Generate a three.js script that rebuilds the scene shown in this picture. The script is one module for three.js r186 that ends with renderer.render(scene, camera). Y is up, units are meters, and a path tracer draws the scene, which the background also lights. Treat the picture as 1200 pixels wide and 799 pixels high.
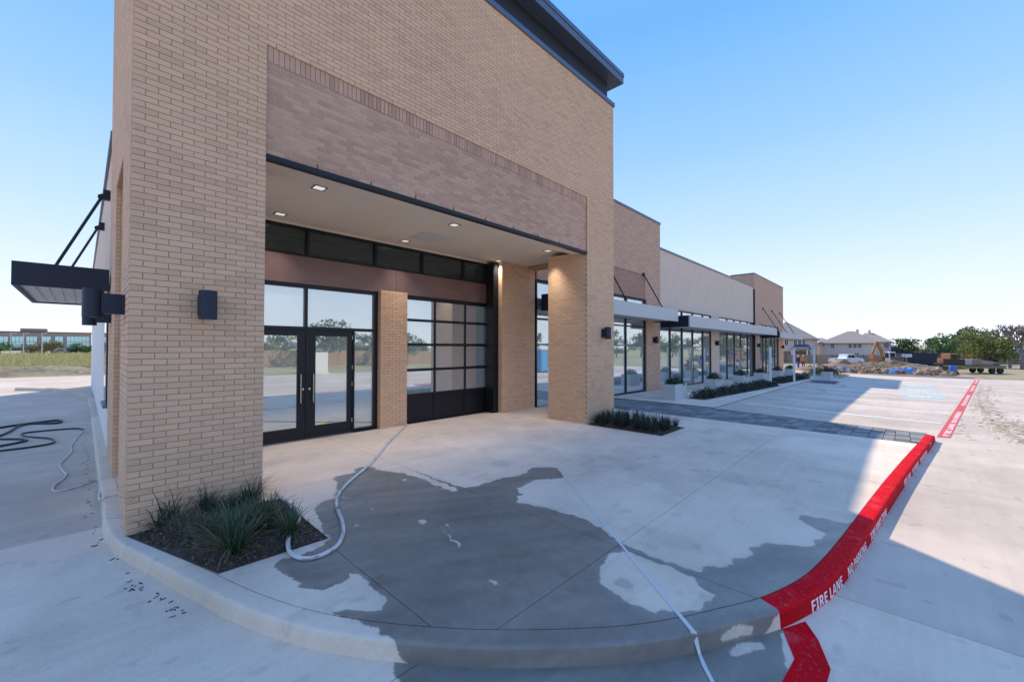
import * as THREE from 'three';
import { mergeGeometries } from 'three/addons/utils/BufferGeometryUtils.js';
import { RoundedBoxGeometry } from 'three/addons/geometries/RoundedBoxGeometry.js';
import { MarchingCubes } from 'three/addons/objects/MarchingCubes.js';

// ---------------------------------------------------------------- camera, sky, sun, exposure
const scene = new THREE.Scene();
const W = 1024, H = 681;
const CAM = { f: 480.36, th: 0.7611, pt: 0.0153, ro: 0.0016, p: new THREE.Vector3(-0.3413, 2.0254, 6.0185) };
const camera = new THREE.PerspectiveCamera(2 * Math.atan(399.5 / CAM.f) * 180 / Math.PI, W / H, 0.05, 4000);
camera.position.copy(CAM.p);
const CF = new THREE.Vector3(Math.cos(CAM.th) * Math.cos(CAM.pt), Math.sin(CAM.pt), -Math.sin(CAM.th) * Math.cos(CAM.pt));
camera.lookAt(CAM.p.clone().addScaledVector(CF, 10));
camera.rotateZ(CAM.ro);
scene.add(camera);

const EXPOSURE = 1.15;
const renderer = new THREE.WebGLRenderer({ antialias: true });
renderer.setSize(W, H);
renderer.toneMapping = THREE.LinearToneMapping;
renderer.toneMappingExposure = EXPOSURE;
renderer.shadowMap.enabled = true;

const SUN = new THREE.Vector3(0.582 * 0.778, 0.629, -0.813 * 0.778).normalize();
{ // clear winter sky: pale at the horizon, deep blue above, the same all round
  const w = 512, h = 256, d = new Float32Array(w * h * 4);
  const stops = [[-90, .60, .58, .56], [-2, .80, .82, .88], [0, .86, .89, .96], [6, .70, .80, .97], [14, .475, .665, .97], [24, .29, .525, .98], [37, .15, .40, .98], [60, .175, .415, .97], [90, .21, .44, .96]];
  for (let j = 0; j < h; j++) {
    const e = ((j + .5) / h - .5) * 180;
    let k = 0; while (k < stops.length - 2 && e > stops[k + 1][0]) k++;
    const a = stops[k], b = stops[k + 1]; let t = Math.min(1, Math.max(0, (e - a[0]) / (b[0] - a[0]))); 
    for (let i = 0; i < w; i++) {
      const o = (j * w + i) * 4;
      for (let c = 0; c < 3; c++) d[o + c] = (a[c + 1] + (b[c + 1] - a[c + 1]) * t) * 1.26 / EXPOSURE;
      d[o + 3] = 1;
    }
  }
  const t = new THREE.DataTexture(d, w, h, THREE.RGBAFormat, THREE.FloatType);
  t.mapping = THREE.EquirectangularReflectionMapping; t.magFilter = THREE.LinearFilter; t.minFilter = THREE.LinearFilter; t.wrapS = THREE.RepeatWrapping;
  t.needsUpdate = true;
  scene.background = t; scene.environment = t;
}
const sun = new THREE.DirectionalLight(new THREE.Color().setRGB(1, .87, .68), 4.4);
sun.position.copy(SUN).multiplyScalar(120).add(new THREE.Vector3(15, 0, 0));
sun.target.position.set(15, 0, 0);
sun.castShadow = true;
Object.assign(sun.shadow.camera, { left: -80, right: 80, top: 80, bottom: -80, near: 1, far: 320 });
sun.shadow.mapSize.set(4096, 4096);
scene.add(sun, sun.target);

// ---------------------------------------------------------------- helpers
const V3 = (x, y, z) => new THREE.Vector3(x, y, z);
let seed = 7;
function rnd() { seed = (seed * 1664525 + 1013904223) >>> 0; return seed / 4294967296; }
const rr = (a, b) => a + (b - a) * rnd();
function hash(x, y, s) { let h = (x * 374761393 + y * 668265263 + s * 1442695041) | 0; h = Math.imul(h ^ (h >>> 13), 1274126177); h ^= h >>> 16; return (h >>> 0) / 4294967296; }
function vnoise(x, y, s = 0, per = 0) {
  const xi = Math.floor(x), yi = Math.floor(y), fx = x - xi, fy = y - yi, u = fx * fx * (3 - 2 * fx), v = fy * fy * (3 - 2 * fy);
  let x0 = xi, x1 = xi + 1, y0 = yi, y1 = yi + 1;
  if (per) { x0 = ((x0 % per) + per) % per; x1 = ((x1 % per) + per) % per; y0 = ((y0 % per) + per) % per; y1 = ((y1 % per) + per) % per; }
  const a = hash(x0, y0, s), b = hash(x1, y0, s), c = hash(x0, y1, s), d = hash(x1, y1, s);
  return a + (b - a) * u + (c - a) * v + (a - b - c + d) * u * v;
}
function fbm(x, y, o = 4, s = 0, per = 0) { let r = 0, a = .5, n = 0; for (let i = 0; i < o; i++) { r += a * vnoise(x, y, s + i * 17, per); n += a; a *= .5; x *= 2; y *= 2; per *= 2; } return r / n; }
const clamp01 = (v) => v < 0 ? 0 : v > 1 ? 1 : v;
const lerp = (a, b, t) => a + (b - a) * t;
const sstep = (a, b, v) => { const t = clamp01((v - a) / (b - a)); return t * t * (3 - 2 * t); };
// a pixel of the photograph (1200 x 799) gives a direction; the ground, a wall plane or a height gives the distance
const gy = (x) => -.011 * Math.max(0, Math.min(x, 160) - 10);
{
  CAM.R0 = V3(Math.sin(CAM.th), 0, Math.cos(CAM.th)); CAM.U0 = new THREE.Vector3().crossVectors(CAM.R0, CF);
}
const ray = (x, y) => CF.clone().addScaledVector(CAM.R0, (x - 600) / CAM.f).addScaledVector(CAM.U0, -(y - 399.5) / CAM.f);
function onY(x, y, Y = 0) { const d = ray(x, y); return CAM.p.clone().addScaledVector(d, (Y - CAM.p.y) / d.y); }
function onG(x, y, base = 0) { let Y = base, p; for (let i = 0; i < 30; i++) { p = onY(x, y, Y); Y = base + gy(p.x); } p.y = Y; return p; }
function onX(x, y, X) { const d = ray(x, y); return CAM.p.clone().addScaledVector(d, (X - CAM.p.x) / d.x); }

const rgb = (r, g, b) => new THREE.Color().setRGB(r, g, b);
function M(r, g, b, rough = .85, o = {}) { return new THREE.MeshStandardMaterial({ color: rgb(r, g, b), roughness: rough, metalness: 0, ...o }); }
function tex(w, h, fn, srgb = true, rep = true) {
  const d = new Uint8Array(w * h * 4);
  for (let j = 0; j < h; j++) for (let i = 0; i < w; i++) {
    const c = fn(i / w, j / h), o = (j * w + i) * 4;
    for (let k = 0; k < 3; k++) { let v = clamp01(Array.isArray(c) ? c[k] : c); if (srgb) v = v <= .0031308 ? v * 12.92 : 1.055 * Math.pow(v, 1 / 2.4) - .055; d[o + k] = v * 255 + .5; }
    d[o + 3] = 255;
  }
  const t = new THREE.DataTexture(d, w, h);
  t.magFilter = THREE.LinearFilter; t.minFilter = THREE.LinearMipmapLinearFilter; t.generateMipmaps = true;
  if (rep) t.wrapS = t.wrapT = THREE.RepeatWrapping;
  if (srgb) t.colorSpace = THREE.SRGBColorSpace;
  t.needsUpdate = true; return t;
}
function canvasTex(w, h, draw) {
  const c = document.createElement('canvas'); c.width = w; c.height = h; draw(c.getContext('2d'), w, h);
  const t = new THREE.CanvasTexture(c); t.colorSpace = THREE.SRGBColorSpace; t.anisotropy = 8; return t;
}
const used = {};
function numbered(n) { used[n] = (used[n] ?? -1) + 1; return used[n] ? n + '_' + String(used[n]).padStart(3, '0') : n; }
function thing(name, label, category, pos = [0, 0, 0], turn = 0, group) {
  const o = new THREE.Group(); o.name = numbered(name); o.position.set(...pos); o.rotation.y = turn; scene.add(o);
  o.userData = { label, category }; if (group) o.userData.group = group; return o;
}
function dup(root, pos, turn = 0, label, s) {
  const r = root.clone(); r.name = numbered(root.name.replace(/_\d{3}$/, '')); r.userData = { ...root.userData }; if (label) r.userData.label = label;
  r.position.set(...pos); r.rotation.y = turn; if (s) r.scale.set(...s); scene.add(r); return r;
}
function struct(name, geo, m) { const o = geo ? new THREE.Mesh(geo, m) : new THREE.Group(); o.name = numbered(name); o.userData = { kind: 'structure' }; scene.add(o); return o; }
function add(parent, name, geo, m) { const o = new THREE.Mesh(geo, m); o.name = name; parent.add(o); return o; }
function part(parent, name) { const o = new THREE.Group(); o.name = name; parent.add(o); return o; }
// uv in metres (times s) from the position, by the way the face points
function muv(g, s = 1) {
  if (g.index) g = g.toNonIndexed(); if (!g.attributes.normal) g.computeVertexNormals();
  const p = g.attributes.position, n = g.attributes.normal, uv = new Float32Array(p.count * 2);
  for (let i = 0; i < p.count; i++) {
    const ax = Math.abs(n.getX(i)), ay = Math.abs(n.getY(i)), az = Math.abs(n.getZ(i));
    let u, v; if (ay >= ax && ay >= az) { u = p.getX(i); v = p.getZ(i); } else if (ax > az) { u = p.getZ(i); v = p.getY(i); } else { u = p.getX(i); v = p.getY(i); }
    uv[2 * i] = u * s; uv[2 * i + 1] = v * s;
  }
  g.setAttribute('uv', new THREE.BufferAttribute(uv, 2)); return g;
}
function bx(x0, x1, y0, y1, z0, z1) { const g = new THREE.BoxGeometry(Math.abs(x1 - x0), Math.abs(y1 - y0), Math.abs(z1 - z0)); g.translate((x0 + x1) / 2, (y0 + y1) / 2, (z0 + z1) / 2); return g; }
const bxm = (...a) => muv(bx(...a));
function rbx(x0, x1, y0, y1, z0, z1, r = .01, seg = 2) { const g = new RoundedBoxGeometry(Math.abs(x1 - x0), Math.abs(y1 - y0), Math.abs(z1 - z0), seg, r); g.translate((x0 + x1) / 2, (y0 + y1) / 2, (z0 + z1) / 2); return g; }
function rod(a, b, r0, r1 = r0, n = 8, caps = true) {
  const d = b.clone().sub(a), g = new THREE.CylinderGeometry(r1, r0, d.length(), n, 1, !caps);
  g.applyQuaternion(new THREE.Quaternion().setFromUnitVectors(V3(0, 1, 0), d.clone().normalize())); g.translate((a.x + b.x) / 2, (a.y + b.y) / 2, (a.z + b.z) / 2); return g;
}
function bar(a, b, w, h) { // a square bar from a to b
  const d = b.clone().sub(a), g = new THREE.BoxGeometry(w, d.length(), h);
  g.applyQuaternion(new THREE.Quaternion().setFromUnitVectors(V3(0, 1, 0), d.clone().normalize())); g.translate((a.x + b.x) / 2, (a.y + b.y) / 2, (a.z + b.z) / 2); return g;
}
const merge = (l) => mergeGeometries(l.map((g) => { const q = g.index ? g.toNonIndexed() : g; for (const k of Object.keys(q.attributes)) if (!['position', 'normal', 'uv', 'color'].includes(k)) q.deleteAttribute(k); return q; }));
function poly3(pts) { // flat polygons as one geometry: list of point lists
  const pos = []; for (const q of pts) for (let i = 1; i < q.length - 1; i++) pos.push(...q[0].toArray(), ...q[i].toArray(), ...q[i + 1].toArray());
  const g = new THREE.BufferGeometry(); g.setAttribute('position', new THREE.Float32BufferAttribute(pos, 3)); g.computeVertexNormals(); return muv(g);
}
function clipRect(P, x0, x1, z0, z1) { // Sutherland-Hodgman against an axis-aligned rectangle; points are [x, z]
  const cut = (L, inside, at) => { const o = []; for (let i = 0; i < L.length; i++) { const a = L[i], b = L[(i + 1) % L.length], ia = inside(a), ib = inside(b); if (ia) o.push(a); if (ia !== ib) o.push(at(a, b)); } return o; };
  const ix = (X) => (a, b) => { const t = (X - a[0]) / (b[0] - a[0]); return [X, a[1] + t * (b[1] - a[1])]; }, iz = (Z) => (a, b) => { const t = (Z - a[1]) / (b[1] - a[1]); return [a[0] + t * (b[0] - a[0]), Z]; };
  P = cut(P, (p) => p[0] >= x0, ix(x0)); if (P.length < 3) return []; P = cut(P, (p) => p[0] <= x1, ix(x1)); if (P.length < 3) return [];
  P = cut(P, (p) => p[1] >= z0, iz(z0)); if (P.length < 3) return []; P = cut(P, (p) => p[1] <= z1, iz(z1)); return P.length < 3 ? [] : P;
}
function panelGeo(P, yf, depth = .03) { // a slab panel: polygon top with side faces, tops at yf(x, z)
  const sh = P.map((p) => new THREE.Vector2(p[0], p[1])), area = THREE.ShapeUtils.area(sh); if (Math.abs(area) < 1e-5) return null;
  if (area > 0) { sh.reverse(); }
  const f = THREE.ShapeUtils.triangulateShape(sh, []), pos = [];
  const v = (i, d) => [sh[i].x, yf(sh[i].x, sh[i].y) - d, sh[i].y];
  for (const [a, b, c] of f) { const A = sh[a], B = sh[b], C = sh[c]; const s = (B.x - A.x) * (C.y - A.y) - (B.y - A.y) * (C.x - A.x); if (s < 0) pos.push(...v(a, 0), ...v(b, 0), ...v(c, 0)); else pos.push(...v(a, 0), ...v(c, 0), ...v(b, 0)); }
  for (let i = 0; i < sh.length; i++) { const j = (i + 1) % sh.length; pos.push(...v(i, 0), ...v(i, depth), ...v(j, 0), ...v(j, 0), ...v(i, depth), ...v(j, depth)); }
  const g = new THREE.BufferGeometry(); g.setAttribute('position', new THREE.Float32BufferAttribute(pos, 3)); g.computeVertexNormals(); return g;
}
function xzuv(g, X0, X1, Z0, Z1) { const p = g.attributes.position, uv = new Float32Array(p.count * 2); for (let i = 0; i < p.count; i++) { uv[2 * i] = (p.getX(i) - X0) / (X1 - X0); uv[2 * i + 1] = (p.getZ(i) - Z0) / (Z1 - Z0); } g.setAttribute('uv', new THREE.BufferAttribute(uv, 2)); return g; }

// ---------------------------------------------------------------- materials
// concrete of the drive and the lot, tiled every 9 m
const concBump = tex(512, 512, (u, v) => { const a = fbm(u * 64, v * 64, 3, 31, 64); return .5 + (a - .5) * .9 + (hash((u * 512) | 0, (v * 512) | 0, 3) - .5) * .25; }, false);
const concF = (x, z, s) => { // tone of concrete at a place, about 1
  const a = fbm(x * .55, z * .55, 4, s), b = fbm(x * 2.1 + 9, z * 2.1, 3, s + 5), st = vnoise(x * 1.3 + 3 * fbm(x, z, 2, s + 2), z * 26, s + 8), fine = vnoise(x * 70, z * 70, s + 4);
  const sm = sstep(.58, .74, fbm(x * 1.5 + 20, z * 1.5, 4, s + 11)) * .10 + sstep(.70, .80, fbm(x * 6, z * 6, 3, s + 13)) * .10;
  return 1 - sm + (a - .5) * .42 + (b - .5) * .22 + (st - .5) * .06 + (fine - .5) * .09;
};
function tileConc(s, base, per) {
  return tex(1024, 1024, (u, v) => {
    const a = fbm(u * 5, v * 5, 5, s, 5), b = fbm(u * 24, v * 24, 3, s + 5, 24), st = vnoise(u * 8, v * 160, s + 8, 160), f = hash((u * 1024) | 0, (v * 1024) | 0, s);
    let k = 1 + (a - .5) * .5 + (b - .5) * .2 + (st - .5) * .07 + (f - .5) * .07;
    const sp = fbm(u * 60, v * 60, 2, s + 40, 60); if (sp > .80) k *= .86;
    return base.map((c) => c * k);
  });
}
const lotTex = tileConc(3, [.61, .485, .38], 1), walkTex = tileConc(12, [.73, .575, .455], 1);
for (const t of [lotTex, walkTex]) t.repeat.set(1 / 9, 1 / 9);
const concNear = concBump.clone(); concNear.repeat.set(1 / 1.3, 1 / 1.3);
const mLot = M(1, 1, 1, .93, { map: lotTex, bumpMap: concNear, bumpScale: .002 });
const mWalk = M(1, 1, 1, .93, { map: walkTex, bumpMap: concNear, bumpScale: .002 });
const mJoint = M(.12, .11, .10, .95);
// the apron in front of the portal, where somebody hosed it down: the wet outlines come from the photograph
const AP = { X0: -4.9, X1: 14.9, Z0: -4.3, Z1: 7.2 };
const wetPx = [[391.6, 559.3], [415.8, 554.3], [414.7, 550], [423.3, 547], [437.4, 548.4], [447, 551.7], [473, 555], [498, 562.5], [510, 568], [529.5, 576], [536, 575], [531.7, 571], [500, 559], [478, 549], [501, 558], [544.7, 572.3], [559.8, 569], [588, 560.3], [607.5, 557], [617, 554.3], [623.8, 547.3], [653, 548], [660.8, 560], [627, 562.3], [607.5, 573], [611, 579.7], [603, 587.5], [635.6, 593.5], [679, 605.7], [709, 620.8], [724.5, 636], [737.8, 641], [784.4, 659.5], [817.3, 669], [824, 663.6], [853, 661.6], [862.5, 655.3], [879, 650], [883, 641.6], [896.7, 636.5], [920, 637.4], [947, 641], [959.6, 632.4], [969.6, 625], [954.6, 617.4], [934.7, 607.5], [944.7, 603], [994.5, 612.5], [1012, 606], [1014, 612], [992, 646], [962, 682], [930, 704], [917, 712], [916, 735], [931, 770], [914, 803], [459, 799], [468, 790], [471.8, 776.8], [468, 763], [461.8, 752], [454.4, 743], [432, 734.5], [407, 722], [389.6, 715.3], [432, 716.5], [450.6, 715.8], [450.6, 704.6], [439.4, 686], [417, 672], [409.6, 672], [407, 679.7], [384.7, 689.6], [369.7, 691.6], [350, 684.7], [332.4, 672], [323.7, 662], [329.4, 654.8], [352, 650.4], [366, 645], [380, 639], [387, 632], [380, 624], [375, 608.4], [366, 597], [376.7, 590], [394, 583], [396, 575]];
const dryPx = [[[717.3, 645.8], [710.4, 658], [705.5, 665], [702.7, 676], [707.7, 686.8], [729.6, 700.5], [762.5, 717], [769.3, 719], [776, 713.7], [795.3, 714.8], [817.3, 714], [821.4, 707.4], [831, 703.3], [837, 696.4], [822.7, 686.8], [811.8, 675.9], [784.4, 663.5], [751.5, 651.5], [729.6, 645]],
  [[853, 737], [860, 733], [870, 729], [886, 727], [893, 736], [875, 742], [857, 746]], [[514, 614], [520, 622], [533, 636], [541, 642], [539, 637], [525, 627]],
  [[472, 563], [478, 561], [476, 564]], [[490, 611], [498, 614], [496, 609]], [[522, 615], [527, 617], [526, 614]], [[571, 680], [580, 687], [584, 684], [575, 680]], [[399, 582], [409, 585], [403, 582]], [[432, 598], [436, 598], [434, 596]], [[416, 616], [421, 617], [419, 614]]];
const spotPx = [[[721, 681], [727, 677], [736, 678], [743, 683], [742, 689], [733, 689], [724, 687]]];
const apron = (() => {
  const w = 2048, h = 1190, c = document.createElement('canvas'); c.width = w; c.height = h; const g = c.getContext('2d');
  g.fillStyle = '#000'; g.fillRect(0, 0, w, h);
  const fill = (px, col, up = 0) => { g.fillStyle = col; g.beginPath(); px.forEach(([x, y], i) => { const p = onY(x, y, up), X = (p.x - AP.X0) / (AP.X1 - AP.X0) * w, Y = (p.z - AP.Z0) / (AP.Z1 - AP.Z0) * h; i ? g.lineTo(X, Y) : g.moveTo(X, Y); }); g.closePath(); g.fill(); };
  fill(wetPx, '#fff'); for (const d of dryPx) fill(d, '#000'); for (const d of spotPx) fill(d, '#777');
  const src = g.getImageData(0, 0, w, h).data, soft = new Float32Array(w * h), tmp = new Float32Array(w * h), R = 9;
  for (let j = 0; j < h; j++) { let a = 0; for (let i = -R; i < w; i++) { if (i + R < w) a += src[(j * w + i + R) * 4]; if (i - R - 1 >= 0) a -= src[(j * w + i - R - 1) * 4]; if (i >= 0) tmp[j * w + i] = a / (255 * (2 * R + 1)); } }
  for (let i = 0; i < w; i++) { let a = 0; for (let j = -R; j < h; j++) { if (j + R < h) a += tmp[(j + R) * w + i]; if (j - R - 1 >= 0) a -= tmp[(j - R - 1) * w + i]; if (j >= 0) soft[j * w + i] = a / (2 * R + 1); } }
  const col = new Uint8Array(w * h * 4), rou = new Uint8Array(w * h * 4);
  const sr = (v) => (v <= .0031308 ? v * 12.92 : 1.055 * Math.pow(v, 1 / 2.4) - .055) * 255;
  for (let j = 0; j < h; j++) for (let i = 0; i < w; i++) {
    const x = AP.X0 + (i + .5) / w * (AP.X1 - AP.X0), z = AP.Z0 + (j + .5) / h * (AP.Z1 - AP.Z0);
    const n1 = (fbm(x * 9, z * 9, 3, 61) - .5) * .10, n2 = (fbm(x * 9 + 40, z * 9, 3, 62) - .5) * .10;
    const ii = Math.round(i + n1 * w / 19.8), jj = Math.round(j + n2 * w / 19.8);
    const wet = (ii < 0 || jj < 0 || ii >= w || jj >= h) ? 0 : src[(jj * w + ii) * 4] / 255;
    let k = concF(x, z, 91); const damp = 1 + (fbm(x * .9, z * .9, 3, 70) - .5) * .7;
    const o = (j * w + i) * 4, sf = soft[j * w + i], fr = sstep(.35, .65, fbm(x * 2.3, z * 2.3, 3, 79)), wv = Math.max(wet * (1 - .22 * fr * (1 - sf)), .30 * sf * fr), dk = .335 * (.8 + .4 * (damp - .5)) * (.86 + .28 * vnoise((x + z * .8) * .8 + 2 * fbm(x, z, 2, 75), (z - x * .6) * 7, 77)) * (.9 + .2 * fbm(x * 14, z * 14, 2, 78));
    const b = [.80, .625, .475], wc = [.93, 1.02, 1.10];
    for (let q = 0; q < 3; q++) col[o + q] = sr(clamp01(b[q] * k * lerp(1, dk * wc[q], wv)));
    col[o + 3] = 255; const r = lerp(.93, .42 - .2 * (damp - 1), wv); rou[o] = rou[o + 1] = rou[o + 2] = r * 255; rou[o + 3] = 255;
  }
  const mk = (d, s) => { const t = new THREE.DataTexture(d, w, h); t.magFilter = THREE.LinearFilter; t.minFilter = THREE.LinearMipmapLinearFilter; t.generateMipmaps = true; if (s) t.colorSpace = THREE.SRGBColorSpace; t.needsUpdate = true; return t; };
  const bump = concBump.clone(); bump.repeat.set(14.5, 8.5);
  return new THREE.MeshStandardMaterial({ map: mk(col, true), roughnessMap: mk(rou, false), roughness: 1, metalness: 0, bumpMap: bump, bumpScale: .002 });
})();
console.log('materials');
// ---------------------------------------------------------------- ground, drive, lot, apron, kerb
const terrainTex = (s, cols, scale) => { const t = tex(1024, 1024, (u, v) => {
  const a = fbm(u * 7, v * 7, 5, s, 7), b = fbm(u * 40, v * 40, 3, s + 3, 40), f = hash((u * 1024) | 0, (v * 1024) | 0, s + 9);
  const t2 = sstep(.35, .65, a * .6 + b * .4), k = .8 + .4 * b + (f - .5) * .3; return [0, 1, 2].map((c) => lerp(cols[0][c], cols[1][c], t2) * k);
}); t.repeat.set(1 / scale, 1 / scale); return t; };
const mField = M(1, 1, 1, .97, { map: terrainTex(201, [[.42, .34, .16], [.28, .27, .10]], 26) });
const mDirt = M(1, 1, 1, .97, { map: terrainTex(231, [[.30, .20, .12], [.42, .32, .20]], 17) });
const mStraw = M(1, 1, 1, .97, { map: terrainTex(251, [[.40, .31, .18], [.30, .24, .12]], 19) });
{
  const g = new THREE.PlaneGeometry(2600, 2600, 130, 130); g.rotateX(-Math.PI / 2); const p = g.attributes.position;
  for (let i = 0; i < p.count; i++) p.setY(i, -.24 + gy(p.getX(i)));
  struct('ground', muv(g), mField);
}
const lotY = (x, z) => gy(x) - (x < 14.9 ? .14 : lerp(.035, .14, clamp01((z - 1.25) / 4.75)));
{ // concrete drive in front, beside the building and out along the lot, cast in panels
  const st = struct('street'); st.userData.kind = 'structure';
  for (const [a, b] of [[-34, 10], [10, 14.9]]) add(st, 'joint_filler', panelGeo([[a, -38], [b, -38], [b, 21.5], [a, 21.5]], (x) => gy(x) - .156, .01), mJoint);
  const xs = [-34, -29, -24, -19, -14.2, -9.5, -4.9, 4.24, 8.87, 10.0, 14.9], zs = [-38, -33.2, -28.4, -23.8, -19.2, -14.6, -10.05, -5.5, -.97, 3.6, 8.1, 12.6, 17.1, 21.5];
  for (let i = 0; i < xs.length - 1; i++) for (let j = 0; j < zs.length - 1; j++) {
    if (xs[i] >= 4 && zs[j + 1] < 0) continue;
    const k = .004, g = panelGeo([[xs[i] + k, zs[j] + k], [xs[i + 1] - k * (xs[i + 1] === 10 ? -.2 : 1), zs[j] + k], [xs[i + 1] - k * (xs[i + 1] === 10 ? -.2 : 1), zs[j + 1] - k], [xs[i] + k, zs[j + 1] - k]], (x, z) => gy(x) - .14, .012);
    const near = xs[i] === -4.9 && zs[j] >= -.97 && zs[j] < 7;
    if (near) { // the panels that got wet share the apron's stain
      const q = panelGeo(clipRect([[xs[i] + k, zs[j] + k], [xs[i + 1] - k, zs[j] + k], [xs[i + 1] - k, zs[j + 1] - k], [xs[i] + k, zs[j + 1] - k]], AP.X0, AP.X1, AP.Z0, 7.15), (x, z) => -.14, .012);
      add(st, 'concrete_panel', xzuv(q, AP.X0, AP.X1, AP.Z0, AP.Z1), apron);
      if (zs[j + 1] > 7.15) add(st, 'concrete_panel', muv(panelGeo([[xs[i] + k, 7.15], [xs[i + 1] - k, 7.15], [xs[i + 1] - k, zs[j + 1] - k], [xs[i] + k, zs[j + 1] - k]], () => -.14, .012)), mLot);
    } else add(st, 'concrete_panel', muv(g), mLot);
  }
}
const lane = (x) => 6.62 + (x - 14.3) * .1032; // inner edge of the red lane stripe
const mPaint = M(.93, .90, .86, .7), mBluePaint = M(.20, .42, .62, .75), mRed = M(.62, .035, .035, .55);
{ // the parking lot
  const st = struct('parking_lot');
  add(st, 'joint_filler', panelGeo([[14.9, 1.25], [52, 1.25], [52, 6], [14.9, 6]], (x, z) => lotY(x, z) - .014, .01), mJoint);
  add(st, 'joint_filler', panelGeo([[14.9, 6], [52, 6], [52, 21.5], [14.9, 21.5]], (x, z) => lotY(x, z) - .014, .01), mJoint);
  const xs = [14.9, 19.3, 23.9, 28.5, 33.1, 37.7, 42.3, 47, 52], zs = [1.25, 6, 10.6, 15.2, 21.5];
  for (let i = 0; i < xs.length - 1; i++) for (let j = 0; j < zs.length - 1; j++) { const k = .005, k0 = zs[j] === 6 ? 0 : k, k1 = zs[j + 1] === 6 ? 0 : k; add(st, 'concrete_panel', muv(panelGeo([[xs[i] + k, zs[j] + k0], [xs[i + 1] - k, zs[j] + k0], [xs[i + 1] - k, zs[j + 1] - k1], [xs[i] + k, zs[j + 1] - k1]], lotY, .012)), mLot); }
  const strip = (x0, x1, z0, z1, m, name, up = .004) => { const out = []; for (const [a, b] of [[z0, Math.min(z1, 6)], [Math.max(z0, 6), z1]]) if (b > a) out.push(panelGeo([[x0, a], [x1, a], [x1, b], [x0, b]], (x, z) => lotY(x, z) + up, .002)); add(st, name, merge(out), m); };
  for (const x of [17.4, 20.55, 23.4, 26.25, 29.3, 30.9, 33.9, 35.5, 38.6, 41.4, 44.2, 47]) strip(x - .075, x + .075, 1.7, lane(x) - .1, mPaint, 'painted_stripe');
  // accessible-parking fields: blue square with a white wheelchair mark
  const wheel = canvasTex(256, 256, (c) => {
    c.fillStyle = '#a4c4d8'; c.fillRect(0, 0, 256, 256); c.strokeStyle = '#f2f4f2'; c.fillStyle = '#f2f4f2'; c.lineWidth = 17; c.lineCap = 'round';
    c.beginPath(); c.arc(118, 160, 52, -.6, 3.6); c.stroke(); c.beginPath(); c.arc(112, 48, 18, 0, 7); c.fill();
    c.beginPath(); c.moveTo(112, 76); c.lineTo(118, 134); c.lineTo(170, 134); c.lineTo(192, 190); c.moveTo(114, 102); c.lineTo(158, 102); c.stroke();
  });
  const mW = M(1, 1, 1, .75, { map: wheel });
  for (const x of [27.7, 32.4, 37.1]) { const g = panelGeo([[x - .75, 6.02], [x + .75, 6.02], [x + .75, 7.5], [x - .75, 7.5]], (a, z) => lotY(a, z) + .005, .002); add(st, 'accessible_mark', xzuv(g, x + .75, x - .75, 6.02, 7.5), mW); }
  // the red lane stripe with its white letters
  const n = 2048, lt = canvasTex(n, 64, (c, w, h) => { c.fillStyle = '#d24a44'; c.fillRect(0, 0, w, h); for (let i = 0; i < 500; i++) { c.fillStyle = `rgba(225,190,175,${.12 + .2 * rnd()})`; c.fillRect(rnd() * w, rnd() * h, 2 + rnd() * 14, 1 + rnd() * 2); } c.fillStyle = '#efe6df'; c.font = 'bold 40px sans-serif'; for (const x of [20, 560, 1120, 1680]) { c.save(); c.translate(x, 48); c.scale(.82, 1); c.fillText('FIRE LANE  NO PARKING', 0, 0); c.restore(); } });
  const pts = [[14.32, lane(14.3)], [50.3, lane(50.3)], [50.4, lane(50.3) + .27], [14.4, lane(14.3) + .24]], g = panelGeo(pts, (x, z) => gy(x) - .14 + .0045, .002);
  const p = g.attributes.position, uv = new Float32Array(p.count * 2); for (let i = 0; i < p.count; i++) { uv[2 * i] = (p.getX(i) - 14.3) / 36.1; uv[2 * i + 1] = 1 - (p.getZ(i) - lane(p.getX(i))) / .26; } g.setAttribute('uv', new THREE.BufferAttribute(uv, 2));
  add(st, 'fire_lane_stripe', g, M(1, 1, 1, .7, { map: lt }));
}
// the kerb: its outer top edge, read off the photograph
const kerbPts = [[-2.6, -25.6], [-1.5, -24], [-.75, -21.8], [-.25, -19], [-.13, -15.5], [-.13, -10], [-.13, -4.4], [-.13, -1.5], [-.135, -.62], [-.07, .06], [.09, .66], [.34, 1.58], [.54, 2.25], [.77, 2.81], [1.02, 3.24], [1.28, 3.6], [1.56, 3.94], [1.95, 4.34], [2.32, 4.67], [2.7, 4.93], [3.02, 5.11], [3.40, 5.31], [3.75, 5.44], [4.1, 5.535], [4.56, 5.61], [5.25, 5.69], [6.4, 5.80], [8, 5.96], [10, 6.18], [12, 6.40], [13.55, 6.56]];
const kerbCurve = new THREE.CatmullRomCurve3(kerbPts.map(([x, z]) => V3(x, 0, z)), false, 'centripetal');
const KN = 420, kerbP = kerbCurve.getSpacedPoints(KN), KT = kerbCurve.getLength();
const kerbN = kerbP.map((p, i) => { const a = kerbP[Math.max(0, i - 1)], b = kerbP[Math.min(KN, i + 1)], t = b.clone().sub(a).normalize(); return V3(t.z, 0, -t.x); });
const KW = .165;
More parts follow.
